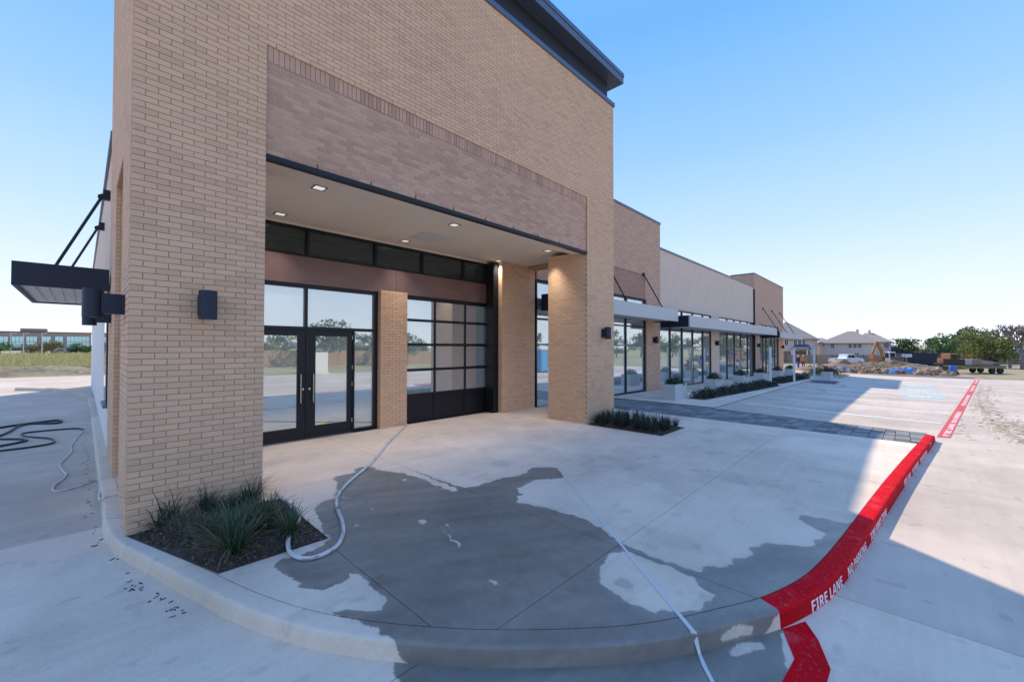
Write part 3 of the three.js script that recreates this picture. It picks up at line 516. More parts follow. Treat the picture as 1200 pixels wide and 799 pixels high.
// outer shell
const stuccoTex = (() => { const t = tex(512, 512, (u, v) => { const k = .94 + .12 * fbm(u * 8, v * 8, 5, 580, 8) + (hash((u * 512) | 0, (v * 512) | 0, 4) - .5) * .06; return [.72 * k, .55 * k, .42 * k]; }); t.repeat.set(.3, .3); return t; })();
const stuccoBump = (() => { const t = tex(256, 256, (u, v) => fbm(u * 50, v * 50, 3, 590, 50), false); t.repeat.set(.8, .8); return t; })();
const mStucco = M(1, 1, 1, .95, { map: stuccoTex, bumpMap: stuccoBump, bumpScale: .003 });
const whiteTex = (() => { const t = tex(512, 512, (u, v) => { const k = .95 + .1 * fbm(u * 5, v * 5, 5, 600, 5); return [.80 * k, .75 * k, .69 * k]; }); t.repeat.set(.2, .2); return t; })();
const mWhite = M(1, 1, 1, .92, { map: whiteTex, bumpMap: stuccoBump, bumpScale: .003 });
add(bld, 'wing_wall', bxm(.02, .3, -.2, 2.95, -26.4, -TD), mWhite); add(bld, 'wing_wall', bxm(.03, .3, 2.95, 6.0, -26.4, -TD), mStucco);
add(bld, 'rear_wall', bxm(.31, 49.9, -.9, 6.0, -26.4, -26.1), mStucco); add(bld, 'end_wall', bxm(49.6, 49.9, -.9, 6.0, -26.09, -3.4), mStucco);
add(bld, 'coping', rbx(-.02, .34, 6.0, 6.1, -26.43, -TD - .001, .006), mCoping);
{ const w = part(bld, 'side_window'); add(w, 'frame', bx(.0, .1, .86, 3.0, -6.5, -5.5), mFrame); add(w, 'pane', bx(-.012, -.004, .94, 2.92, -6.42, -5.58), mGlass); add(w, 'sill', bx(-.05, .1, .80, .859, -6.55, -5.45), mCoping); }
// shop fronts beyond the portal
const brickFarTex = (() => { // far brickwork, its courses under three pixels high
  const nx = 8, ny = 24, t = tex(512, 512, (u, v) => {
    const r = Math.floor(v * ny), off = r % 2 ? .5 : 0, bu = u * nx + off, k = Math.floor(bu), fu = bu - k, fv = v * ny - r, m = (fu < .035 || fu > .965 || fv < .09 || fv > .91), h = hash(k % nx, r, 33), kk = .88 + .24 * h, n = .94 + .12 * fbm(u * 40, v * 40, 2, 610, 40);
    return m ? [.40 * n, .25 * n, .17 * n] : [.62 * kk * n, .375 * kk * n, .255 * kk * n];
  }); t.repeat.set(1 / (nx * BL), 1 / (ny * BH)); return t;
})();
const mBrickFar = M(1, 1, 1, .92, { map: brickFarTex });
const brownFarTex = brickFarTex.clone(); const mBrownFar = M(.74, .68, .68, .92, { map: brownFarTex });
const FZ = -2.9, SG = -3.02;
add(bld, 'shop_wall', bxm(10.25, 20.0, 5.5, 8.3, FZ - .35, FZ), mBrickFar);
add(bld, 'shop_wall', bxm(18.3, 20.0, 4.34, 5.5, FZ - .35, FZ), mBrickFar); add(bld, 'shop_wall', bxm(10.25, 12.6, 4.34, 5.5, FZ - .35, FZ), mBrickFar);
add(bld, 'brown_wall_panel', bxm(12.6, 18.3, 4.34, 5.5, FZ - .35, FZ - .025), mBrownFar);
add(bld, 'pier', bxm(18.44, 19.98, -.4, 4.34, FZ - .3, FZ - .002), mBrickFar);
add(bld, 'coping', rbx(10.24, 20.03, 8.3, 8.4, FZ - .4, FZ + .03, .006), mCoping);
add(bld, 'parapet_return', bxm(19.65, 19.995, 5.96, 8.3, FZ - 2.6, FZ - .36), mBrickFar);
add(bld, 'stucco_wall', bxm(20.0, 38.35, 4.1, 7.06, FZ - .35, FZ - .03), mStucco);
add(bld, 'coping', rbx(20.04, 38.34, 7.06, 7.16, FZ - .4, FZ + .01, .006), mCoping);
add(bld, 'pier', bxm(27.83, 29.45, -.5, 4.1, FZ - .35, FZ - .04), mStucco);
add(bld, 'shop_wall', bxm(38.4, 49.9, 4.05, 8.2, FZ - .35, FZ), mBrickFar);
add(bld, 'parapet_return', bxm(38.4, 38.75, 5.96, 8.2, -4.7, FZ - .351), mBrickFar); add(bld, 'parapet_return', bxm(49.55, 49.9, 5.96, 8.2, -4.7, FZ - .351), mBrickFar);
add(bld, 'coping', rbx(38.37, 49.93, 8.2, 8.3, FZ - .4, FZ + .03, .006), mCoping); add(bld, 'coping', rbx(38.37, 38.78, 8.2, 8.3, -4.72, FZ - .401, .006), mCoping);
add(bld, 'pier', bxm(38.4, 40.2, -.6, 4.05, FZ - .3, FZ - .002), mBrickFar); add(bld, 'pier', bxm(47.7, 49.9, -.7, 4.05, FZ - .3, FZ - .002), mBrickFar);
add(bld, 'downspout', rbx(38.2, 38.33, -.3, 6.9, FZ - .02, FZ + .09, .01), mBlack);
function shopfront(x0, x1, mull, top, doorAt) {
  const g = part(bld, 'shop_window'), y0 = gy(x1) - .02, mid = 2.15 + gy((x0 + x1) / 2) * .6, high = 3.0, z = SG;
  const edges = [x0, ...mull, x1];
  for (const e of edges) add(g, 'mullion', bx(e - .032, e + .032, y0, top, z - .06, z + .06), mFrame);
  for (let i = 0; i < edges.length - 1; i++) {
    const a = edges[i] + .032, b = edges[i + 1] - .032, dr = doorAt === i;
    for (const [p, q] of [[y0, y0 + .12], [mid - .03, mid + .03], [high - .03, high + .03], [top - .06, top]]) add(g, 'rail', bx(a, b, p, q, z - .05, z + .05), (p > mid - .05 && p < mid) ? mCoping : mFrame);
    for (const [p, q] of [[mid + .03, high - .03], [high + .03, top - .06]]) pane(g, a, b, p, q, z);
    if (dr) { for (const [c, d] of [[a, a + .11], [b - .11, b]]) add(g, 'door_stile', bx(c, d, y0 + .12, mid - .03, z - .045, z + .045), mSteelGrey); add(g, 'door_rail', bx(a + .11, b - .11, mid - .16, mid - .03, z - .045, z + .045), mSteelGrey); add(g, 'door_rail', bx(a + .11, b - .11, y0 + .12, y0 + .34, z - .045, z + .045), mSteelGrey); pane(g, a + .11, b - .11, y0 + .34, mid - .16, z); add(g, 'handle', rod(V3(b - .16, y0 + 1, z + .09), V3(b - .16, y0 + 1.5, z + .09), .014), mSteel); }
    else pane(g, a, b, y0 + .12, mid - .03, z);
  }
}
const mSteelGrey = M(.34, .36, .37, .4, { metalness: .6 });
shopfront(10.30, 18.40, [11.9, 13.45, 15.0, 16.55], 4.30);
shopfront(20.05, 27.80, [21.42, 23.07, 24.69, 26.41], 4.08, 2);
shopfront(29.5, 38.3, [31.31, 33.05, 34.71, 36.63], 4.08, 2);
shopfront(40.25, 47.65, [41.64, 42.9, 44.9, 46.4], 4.03, 2);
console.log('building');

// ---------------------------------------------------------------- canopies on tie rods
const mGalv = M(.47, .49, .51, .5, { metalness: .5 }), mCanSoff = M(.52, .50, .46, .8);
function canopy(label, x0, x1, y0, y1, zf, rods, fas, turnSlope = 0) {
  const c = thing('entrance_canopy', label, 'canopy', [x0, y0, FZ], 0, 'flat canopies over the shop fronts'), L = x1 - x0, D = zf - FZ, h = y1 - y0;
  add(c, 'fascia', bx(0, L, 0, h, D - .06, D), fas); add(c, 'end_plate', bx(0, .06, 0, h, .02, D - .061), mNavy); add(c, 'end_plate', bx(L - .06, L, 0, h, .02, D - .061), mNavy);
  add(c, 'soffit', bx(.061, L - .061, .05, .09, .02, D - .061), mCanSoff); add(c, 'deck', bx(.061, L - .061, h - .12, h - .09, .02, D - .061), mGalv);
  for (const r of rods) { const a = V3(r - x0, 5.5 - y0 + turnSlope, .03), b = V3(r - x0 - .0, h - .03, D - .18); add(c, 'tie_rod', rod(a, b, .028, .028, 10), mBlack); add(c, 'rod_bracket', bx(r - x0 - .07, r - x0 + .07, 5.42 - y0 + turnSlope, 5.58 - y0 + turnSlope, .004, .07), mBlack); }
  return c;
}
canopy('grey metal canopy beside the portal pier, below the brown brick panel', 10.45, 19.39, 3.27, 3.83, -1.75, [11.2, 14.75, 18.1], mGalv);
canopy('longest grey metal canopy, under the plain stucco wall', 20.04, 39.28, 3.04, 3.6, -1.45, [], mGalv);
canopy('grey metal canopy at the far brick end of the shops', 40.55, 51.2, 2.86, 3.34, -1.45, [41.2, 44.6, 48.2], mGalv);
{ // the dark canopy on the drive side of the corner
  const c = thing('entrance_canopy', 'navy steel canopy on two tie rods over the side drive', 'canopy', [0, 3.02, -4.3], 0), D = 4.05;
  add(c, 'fascia', bx(-1.14, -.02, 0, .385, -.06, 0), mNavy); add(c, 'fascia', bx(-1.14, -1.08, 0, .385, -D, -.061), mNavy); add(c, 'fascia', bx(-1.079, -.02, 0, .385, -D, -D + .06), mNavy);
  add(c, 'soffit', bx(-1.079, -.02, .03, .06, -D + .061, -.061), M(.62, .61, .58, .75)); add(c, 'deck', bx(-1.079, -.02, .30, .33, -D + .061, -.061), mGalv);
  for (let k = 0; k < 7; k++) add(c, 'soffit_rib', bx(-1.06 + k * .15, -1.05 + k * .15, .022, .031, -D + .08, -.08), M(.45, .44, .42, .75));
  for (const z of [-.66, -3.6]) { add(c, 'tie_rod', rod(V3(-.12, 1.84, z), V3(-.72, .37, z), .024, .024, 10), mNavy); add(c, 'rod_bracket', merge([bx(-.1, -.0, 1.8, 1.98, z - .06, z + .06), rod(V3(-.13, 1.84, z - .045), V3(-.13, 1.84, z + .045), .045, .045, 12), bx(-.13, -.09, 1.81, 1.9, z - .03, z + .03)]), mBlack); }
  for (const z of [-.5, -2]) add(c, 'soffit_light', rod(V3(-.55, .018, z), V3(-.55, .03, z), .07, .07, 16), mWhite);
}
// ---------------------------------------------------------------- lamps
function wallLamp(pos, turn, label, arm = .02) { // local +z points out of the wall
  const l = thing('wall_lamp', label, 'wall lamp', pos, turn, 'cylinder wall lamps on the brick piers');
  add(l, 'wall_plate', rbx(-.075, .075, -.115, .115, 0, .03, .006), mNavy); add(l, 'arm', bx(-.075, .075, -.115, .115, .03, .075 + arm), mNavy);
  const pr = [[0, -.158], [.078, -.158], [.078, -.165], [.088, -.165], [.09, -.16], [.09, .16], [.086, .165], [0, .165]].map(([x, y]) => new THREE.Vector2(x, y)), g = new THREE.LatheGeometry(pr, 40); g.translate(0, 0, .14 + arm); add(l, 'cylinder_body', g, mNavy);
  add(l, 'lens', rod(V3(0, -.1595, .14 + arm), V3(0, -.1575, .14 + arm), .07, .07, 24), mWhite); return l;
}
wallLamp([.665, 2.51, .002], 0, 'dark blue cylinder wall lamp on the front of the corner pier');
wallLamp([-.002, 2.52, -.66], -Math.PI / 2, 'dark blue cylinder wall lamp on the drive face of the corner pier', .12);
wallLamp([-.002, 2.55, -3.9], -Math.PI / 2, 'dark blue cylinder wall lamp below the navy canopy', .12);
wallLamp([9.63, 2.42, .002], 0, 'dark cylinder wall lamp above the low leafy bed');
wallLamp([19.2, 2.40, FZ], 0, 'dark cylinder wall lamp on the brick pier beside the first planter box');
wallLamp([28.6, 2.32, FZ - .04], 0, 'dark cylinder wall lamp on the pale stucco pier');
wallLamp([39.3, 2.22, FZ], 0, 'dark cylinder wall lamp behind the white post, on a brick pier');
wallLamp([49.0, 2.1, FZ], 0, 'dark cylinder wall lamp on the last brick pier of the shops');
{
  const names = ['nearest the corner pier, by the opening', 'near the corner pier, by the clerestory', 'beside the access panel, on the street side', 'beside the access panel, by the clerestory', 'near the square brick pier, by the opening', 'near the square brick pier, by the clerestory']; let k = 0;
  for (const x of [2.38, 5.25, 8.53]) for (const z of [-1.06, -3.03]) {
    const d = thing('downlight', 'square recessed downlight ' + names[k++], 'downlight', [x, 4.70, z], 0, 'downlights in the portal soffit'), s = .085;
    for (const [a, b, c, e] of [[-s - .02, s + .02, -s - .02, -s], [-s - .02, s + .02, s, s + .02], [-s - .02, -s, -s, s], [s, s + .02, -s, s]]) add(d, 'trim', bx(a, b, -.008, -.001, c, e), mBlack);
    add(d, 'reflector', bx(-s, s, -.004, -.0015, -s, s), new THREE.MeshStandardMaterial({ color: rgb(.8, .8, .78), roughness: .4, emissive: rgb(1, .95, .88), emissiveIntensity: .5 }));
    const l = new THREE.SpotLight(rgb(1, .95, .88), 13, 0, .72, 1, 2); l.position.set(0, -.012, 0); l.target.position.set(0, -4, 0); l.castShadow = true; l.shadow.radius = 4; l.name = 'lamp'; d.add(l, l.target);
  }
}
// ---------------------------------------------------------------- plants
function geoFrom(pos, col) { const g = new THREE.BufferGeometry(); g.setAttribute('position', new THREE.Float32BufferAttribute(pos, 3)); if (col) g.setAttribute('color', new THREE.Float32BufferAttribute(col, 3)); g.computeVertexNormals(); return g; }
const mLeaf = new THREE.MeshStandardMaterial({ vertexColors: true, roughness: .6, side: THREE.DoubleSide });
const mLeafDull = new THREE.MeshPhysicalMaterial({ vertexColors: true, roughness: 1, side: THREE.DoubleSide, transmission: .4, thickness: 0 });
function bladeClump(n, L, w, a0, a1, base, cols) { // arching strap leaves
  const pos = [], col = [];
  for (let i = 0; i < n; i++) {
    const az = rnd() * 6.283, l = L * rr(.55, 1.1), ww = w * rr(.7, 1.2), s0 = rr(.02, a0), s1 = s0 + rr(.5, 1) * a1, c = cols[(rnd() * cols.length) | 0], k = rr(.7, 1.3), r0 = base * Math.sqrt(rnd()), ra = rnd() * 6.283;
    let p = V3(Math.cos(ra) * r0, 0, Math.sin(ra) * r0); const d = V3(Math.cos(az), 0, Math.sin(az)), sd = V3(-d.z, 0, d.x), N = 5, P = [];
    for (let j = 0; j <= N; j++) { const t = j / N, a = s0 + (s1 - s0) * t * t; P.push([p.clone(), ww * (1 - Math.pow(t, 2.2)) * .5 + .0006]); p.addScaledVector(d, Math.sin(a) * l / N); p.y += Math.cos(a) * l / N; }
    for (let j = 0; j < N; j++) { const [A, ra2] = P[j], [B, rb] = P[j + 1]; const q = [A.clone().addScaledVector(sd, ra2), A.clone().addScaledVector(sd, -ra2), B.clone().addScaledVector(sd, -rb), B.clone().addScaledVector(sd, rb)]; for (const e of [0, 1, 2, 0, 2, 3]) { pos.push(q[e].x, q[e].y, q[e].z); col.push(c[0] * k, c[1] * k, c[2] * k); } }
  }
  return geoFrom(pos, col);
}
function leafCloud(n, inside, size, cols, aspect = .5) { // loose leaves through a volume; inside() gives a point
  const pos = [], col = [];
  for (let i = 0; i < n; i++) {
    const p = inside(), c = cols[(rnd() * cols.length) | 0], k = rr(.65, 1.35), s = size * rr(.6, 1.3), a = V3(rr(-1, 1), rr(-.6, 1), rr(-1, 1)).normalize(), b = V3(rr(-1, 1), rr(-1, 1), rr(-1, 1)).cross(a).normalize();
    const q = [p.clone(), p.clone().addScaledVector(a, s * .5).addScaledVector(b, s * aspect * .5), p.clone().addScaledVector(a, s), p.clone().addScaledVector(a, s * .5).addScaledVector(b, -s * aspect * .5)];
    for (const e of [0, 1, 2, 0, 2, 3]) { pos.push(q[e].x, q[e].y, q[e].z); col.push(c[0] * k, c[1] * k, c[2] * k); }
  }
  return geoFrom(pos, col);
}
const chipCols = [[.10, .065, .04], [.06, .04, .028], [.15, .105, .07], [.045, .032, .025]];
function mulchBed(name, label, poly, n, top = .05) {
  const y0 = gy(poly[0][0]), b = thing(name, label, 'planting bed', [0, 0, 0]);
  const inP = (x, z) => { let c = false; for (let i = 0, j = poly.length - 1; i < poly.length; j = i++) { const [xi, zi] = poly[i], [xj, zj] = poly[j]; if ((zi > z) !== (zj > z) && x < (xj - xi) * (z - zi) / (zj - zi) + xi) c = !c; } return c; };
  const edge = (x, z) => { let d = 9; for (let i = 0; i < poly.length; i++) { const [ax, az] = poly[i], [bx2, bz] = poly[(i + 1) % poly.length], t = clamp01(((x - ax) * (bx2 - ax) + (z - az) * (bz - az)) / ((bx2 - ax) ** 2 + (bz - az) ** 2)); d = Math.min(d, Math.hypot(x - ax - t * (bx2 - ax), z - az - t * (bz - az))); } return d; };
  const hgt = (x, z) => gy(x) + .008 + top * sstep(0, .22, edge(x, z)) + .02 * (fbm(x * 6, z * 6, 3, 700) - .5) * sstep(0, .1, edge(x, z));
  const X0 = Math.min(...poly.map((p) => p[0])), X1 = Math.max(...poly.map((p) => p[0])), Z0 = Math.min(...poly.map((p) => p[1])), Z1 = Math.max(...poly.map((p) => p[1]));
  const pieces = [], st = Math.max(.06, Math.max(X1 - X0, Z1 - Z0) / 60); for (let x = X0; x < X1; x += st) for (let z = Z0; z < Z1; z += st) { const q = clipRect(poly, x, x + st, z, z + st); if (q.length) { const g = panelGeo(q, hgt, .004); if (g) pieces.push(g); } }
  add(b, 'mulch', muv(merge(pieces)), M(.055, .038, .027, .97));
  const g = new THREE.BoxGeometry(1, 1, 1), im = new THREE.InstancedMesh(g, M(1, 1, 1, .95), n), mt = new THREE.Matrix4(), c = new THREE.Color(); let k = 0;
  while (k < n) { const x = rr(X0, X1), z = rr(Z0, Z1); if (!inP(x, z) || edge(x, z) < .012) continue; mt.compose(V3(x, hgt(x, z) + .004, z), new THREE.Quaternion().setFromEuler(new THREE.Euler(rr(-.5, .5), rnd() * 6.28, rr(-.5, .5))), V3(rr(.015, .06), rr(.003, .008), rr(.004, .014))); im.setMatrixAt(k, mt); const q = chipCols[(rnd() * 4) | 0], f = rr(.6, 1.7); im.setColorAt(k, c.setRGB(q[0] * f, q[1] * f, q[2] * f)); k++; }
  im.name = 'mulch_chips'; im.userData.kind = 'stuff'; b.add(im); return hgt;
}
const GRN = [[.16, .12, .06], [.12, .10, .05], [.028, .060, .022], [.03, .055, .02], [.024, .05, .022], [.05, .08, .03], [.034, .065, .026], [.040, .085, .030], [.020, .042, .024], [.055, .095, .035]], GRNB = [[.17, .14, .06], [.045, .095, .028], [.04, .085, .03], [.06, .11, .035], [.03, .065, .026], [.075, .125, .04], [.024, .05, .025], [.028, .06, .03]], DRY = [[.19, .15, .075], [.13, .115, .05], [.24, .20, .11], [.09, .10, .04]];
{ // the corner bed
  const h = mulchBed('mulch_bed', 'mulch bed at the foot of the corner brick pier', [[.012, .008], [.52, 1.58], [1.48, 1.6], [1.5, .008]], 3000, .06);
  const put = (px, py, g, label, cat = 'plant', s = 1) => { const p = onY(px, py, .05), o = thing('strap_leaf_plant', label, cat, [p.x, h(p.x, p.z) - .01, p.z], rnd() * 6, 'strap leaved plants in the corner bed'); add(o, 'leaves', g, mLeaf); o.scale.setScalar(s); return o; };
  put(276, 648, bladeClump(150, .60, .012, 1.2, 1.5, .07, GRNB), 'large bright green arching plant at the front of the corner bed');
  put(196, 612, bladeClump(130, .42, .009, 1.1, 1.5, .10, GRN), 'dense dark green plant against the pier near the kerb', 'plant', 1.3);
  put(176, 606, bladeClump(110, .55, .007, .6, 2.1, .04, GRN), 'thin wiry dark plant at the very corner of the pier', 'plant', 1.15);
  put(240, 606, bladeClump(110, .48, .007, .6, 1.9, .04, GRN), 'small dark tufted plant in the middle of the pier foot');
  put(291, 594, bladeClump(120, .50, .008, 1.0, 1.8, .07, GRN), 'tall dark plant against the pier beside the white hose');
  put(310, 622, bladeClump(130, .46, .010, 1.1, 1.7, .09, GRN), 'spreading dark green plant at the middle of the corner bed');
  put(341, 628, bladeClump(110, .40, .010, 1.1, 1.8, .05, GRNB), 'green plant whose leaves droop over the looped white hose');
  for (const [x, y, n, l] of [[245, 628, 150, 'straw coloured dried clump in the middle of the corner bed'], [262, 600, 140, 'pale half dry clump by the pier'], [222, 622, 110, 'low brown dried tuft near the kerb side'], [300, 606, 90, 'thin brown dried tuft behind the spreading plant']]) { const p = onY(x, y, .05), o = thing('dried_plant', l, 'plant', [p.x, h(p.x, p.z) - .01, p.z], 0, 'dried plants in the corner bed'); add(o, 'leaves', merge([bladeClump(n * 2, .26, .006, 1.0, 1.5, .15, DRY), bladeClump(90, .28, .007, .9, 1.4, .15, GRN)]), mLeafDull); }
}
{ // the low bed in front of the square pier
  const h = mulchBed('mulch_bed', 'mulch bed in front of the square brick pier', [[8.83, .012], [8.83, 2.02], [10.18, 2.02], [10.2, .012]], 1500, .05);
  const protos = [0, 1, 2, 3].map(() => bladeClump(60, .40, .011, 1.0, 1.8, .06, [[.014, .026, .012], [.02, .036, .016], [.028, .045, .02]])); let k = 0;
  for (let i = 0; i < 5; i++) for (let j = 0; j < 7; j++) { const x = 8.98 + i * .265 + rr(-.06, .06), z = .17 + j * .275 + rr(-.06, .06), o = thing('lily_turf', 'dark green tufted plant in the rows of the low bed', 'plant', [x, h(x, z) - .01, z], rnd() * 6, 'tufted plants in the low bed'); o.scale.setScalar(rr(.8, 1.15)); add(o, 'leaves', protos[k++ % 4], mLeaf); }
}
// planter boxes on the walk, their shrubs, and the beds beside them
const mPlanter = M(.52, .52, .50, .85, { bumpMap: stuccoBump, bumpScale: .002 });
const SH = [[.02, .045, .018], [.03, .06, .022], [.014, .03, .014], [.045, .075, .03]];
{
  const dome = (rx, ry) => () => { let p; do p = V3(rr(-1, 1), rr(0, 1), rr(-1, 1)); while (p.length() > 1 || p.length() < .35); return p.multiply(V3(rx, ry, rx)); };
  const shr = [0, 1, 2].map(() => merge([leafCloud(520, dome(.44, .34), .10, SH), bladeClump(26, .5, .012, 1.1, .6, .2, SH)]));
  const planter = (x, z, y, l) => { const b = thing('planter_box', l, 'planter', [x, y, z], 0, 'planter boxes on the walk'), A = .61, B = .275; for (const s of [-1, 1]) { add(b, 'side', bx(-A, A, -.02, .62, s * B, s * (B - .05)), mPlanter); add(b, 'end', bx(s * A, s * (A - .05), -.02, .62, -B + .051, B - .051), mPlanter); } add(b, 'soil', bx(-A + .052, A - .052, 0, .55, -B + .052, B - .052), M(.04, .03, .022, .95)); };
  const at = [[16.48, 'planter trough on the walk where the pavers meet the long bed'], [21.35, 'second planter trough along the walk from the pavers'], [26.1, 'third planter trough along the walk from the pavers'], [30.7, 'fourth planter trough along the walk, past the first white post'], [35.7, 'fifth planter trough along the walk from the pavers'], [40.3, 'sixth planter trough along the walk from the pavers']];
  at.forEach(([x, l], i) => {
    const y = gy(x), z = -.775; planter(x, z, y, 'pale concrete ' + l);
    const s = thing('box_shrub', 'dark shrub in the ' + l.replace(' along the walk', ''), 'shrub', [x, y + .55, z], i % 2 ? Math.PI : 0, 'shrubs in the planter boxes'); s.scale.set(1.35, 1, .75); add(s, 'foliage', shr[i % 3], mLeaf);
  });
  { const x = 37.7, z = 2.0, y = gy(x); planter(x, z, y - .04, 'concrete planter trough standing alone by the straw mound'); const s = thing('box_shrub', 'reddish shrub in the lone planter trough by the straw mound', 'shrub', [x, y + .51, z], 1, 'shrubs in the planter boxes'); add(s, 'foliage', leafCloud(420, dome(.5, .45), .11, [[.12, .06, .03], [.05, .06, .02], [.03, .045, .02]]), mLeaf); }
  const lowP = [0, 1, 2, 3].map(() => merge([leafCloud(150, dome(.27, .30), .085, [[.016, .026, .014], [.025, .04, .02], [.035, .045, .022]]), bladeClump(26, .36, .01, .9, .9, .1, [[.02, .034, .016]])]));
  const bed = (label, x0, x1, za, zb, n, gl) => {
    const h = mulchBed('mulch_bed', label, [[x0, za[0]], [x1, za[1]], [x1, zb[1]], [x0, zb[0]]], 500, .04); let k = 0;
    for (let i = 0; i < n; i++) for (const t of [.28, .74]) { const f = (i + .5) / n, x = lerp(x0, x1, f) + rr(-.1, .1), z = lerp(lerp(za[0], za[1], f), lerp(zb[0], zb[1], f), t) + rr(-.05, .05), o = thing('low_shrub', gl, 'shrub', [x, h(x, z) - .01, z], rnd() * 6, gl.replace('dark low shrub', 'shrubs')); o.scale.setScalar(rr(.8, 1.2)); add(o, 'foliage', lowP[k++ % 4], mLeaf); }
  };
  bed('long narrow mulch bed in front of the planter boxes', 16.9, 28.0, [-.42, -.15], [.28, .9], 16, 'dark low shrub in the long narrow bed');
  bed('mulch bed running on beyond the first white post', 29.6, 38.0, [-.2, -.1], [.6, 1.0], 10, 'dark low shrub in the bed beyond the white post');
}
// ---------------------------------------------------------------- hoses and cords
const tube = (pts, r, n = 120, s = 8) => new THREE.TubeGeometry(new THREE.CatmullRomCurve3(pts, false, 'centripetal'), n, r, s, false);
const hoseTex = (() => { const t = tex(512, 64, (u, v) => { const a = fbm(u * 40, v * 4, 4, 720, 40), k = sstep(.5, .75, a); return [lerp(.66, .36, k), lerp(.64, .32, k), lerp(.60, .27, k)]; }); t.repeat.set(3, 1); return t; })();
const mHose = M(1, 1, 1, .6, { map: hoseTex }), mHoseBlack = M(.02, .021, .026, .5);
{
  const px = [[308.5, 568.5, .05], [320, 577], [332, 587], [341, 594], [350, 603], [350, 613], [343, 626], [337.5, 638], [340, 648], [349, 653.5], [361.7, 655], [374, 652], [385, 647], [395, 640], [400.5, 631], [402.5, 621], [400, 608], [395.5, 597], [394.5, 586], [399, 576], [408, 566], [419, 556.5], [432, 546], [443, 534], [452, 522.5], [465, 509], [477, 497.5]];
  const pts = px.map(([x, y]) => onY(x, y, .02).setY(.0225)); for (const i of [3, 4, 5, 6, 7]) pts[i].y = .05; pts[1].y = pts[2].y = .03;
  pts[0].set(1.36, .09, -.06); pts.shift(); pts[0].x = Math.max(pts[0].x, 1.54);
  const h = thing('garden_hose', 'thick pale grey hose looping from the corner bed towards the shop door', 'hose'); add(h, 'hose_pipe', tube(pts, .0205, 220, 10), mHose);
  const c = pts[16]; add(h, 'coupling', rod(c.clone().add(V3(-.02, 0, .04)), c.clone().add(V3(.03, 0, -.04)), .027, .027, 12), M(.35, .33, .3, .4, { metalness: .6 }));
}
{
  const D = -.14, P = (l, r) => l.map(([x, y]) => onY(x, y, D).setY(D + r));
  const w = thing('garden_hose', 'thin pale hose wandering over the side drive into the portal opening', 'hose'), a = P([[97.5, 505.5], [91, 513], [83, 524.5], [83, 531], [76, 539], [70, 546.5], [73, 553], [77.5, 558], [70, 566], [62.5, 572], [66, 577.5], [90, 572.5], [112, 564]], .014); a.push(V3(-.14, -.02, -1.75), V3(-.1, .02, -1.72), V3(.12, .018, -1.72)); add(w, 'hose_pipe', tube(a, .013, 200, 8), mHose);
  const k = thing('garden_hose', 'black hose laid in long flat loops on the side drive', 'hose'); add(k, 'hose_pipe', tube(P([[-16, 506], [0, 503.2], [23, 499.7], [44, 497], [66, 494.5], [71.8, 495.3], [65, 497.8], [35, 498.5], [23, 501], [10.5, 508], [0, 512.5], [-16, 517]], .03), .028, 200, 8), mHoseBlack);
  const k2 = thing('garden_hose', 'short black hose bend lying beside the long flat loops', 'hose'); add(k2, 'hose_pipe', tube(P([[-14, 516.5], [0, 516.7], [24, 516.7], [30.7, 518.3], [17.5, 521.6], [0, 524.8], [-14, 527]], .026), .024, 120, 8), mHoseBlack);
  const k3 = thing('garden_hose', 'dark hose joined to the thin pale hose on the side drive', 'hose'); add(k3, 'hose_pipe', tube(P([[97, 505], [90, 503.8], [70, 505], [44, 507.3], [27, 509.5], [26, 512], [32, 513.5], [58, 515.6], [62.5, 518], [60, 521.5], [35, 526], [0, 530.3], [-14, 532]], .022), .02, 200, 8), mHoseBlack);
}
{ // leaf litter and crumbs of earth in the gutter
  const g = new THREE.BoxGeometry(1, 1, 1), n = 70, im = new THREE.InstancedMesh(g, M(.05, .045, .04, .95), n), mt = new THREE.Matrix4(); const mid = [[-.19, -9], [-.2, -5], [-.21, -3], [-.2, -1.2], [.02, .75], [.16, 1.25], [.3, 1.8]];
  for (let i = 0; i < n; i++) { const k = Math.min(5, (rnd() * 6) | 0), t = rnd(), [ax, az] = mid[k], [bx2, bz] = mid[k + 1]; const x = lerp(ax, bx2, t) - Math.abs(rr(0, .14)) * rnd(), z = lerp(az, bz, t) + rr(-.03, .03); mt.compose(V3(x - .02, -.136, z + .02), new THREE.Quaternion().setFromEuler(new THREE.Euler(0, rnd() * 6, rr(-.3, .3))), V3(rr(.005, .05), rr(.002, .006), rr(.004, .014))); im.setMatrixAt(i, mt); }
  im.name = 'gutter_debris'; im.userData = { kind: 'stuff', label: 'dark crumbs of earth and leaf litter along the kerb', category: 'debris' }; scene.add(im);
}
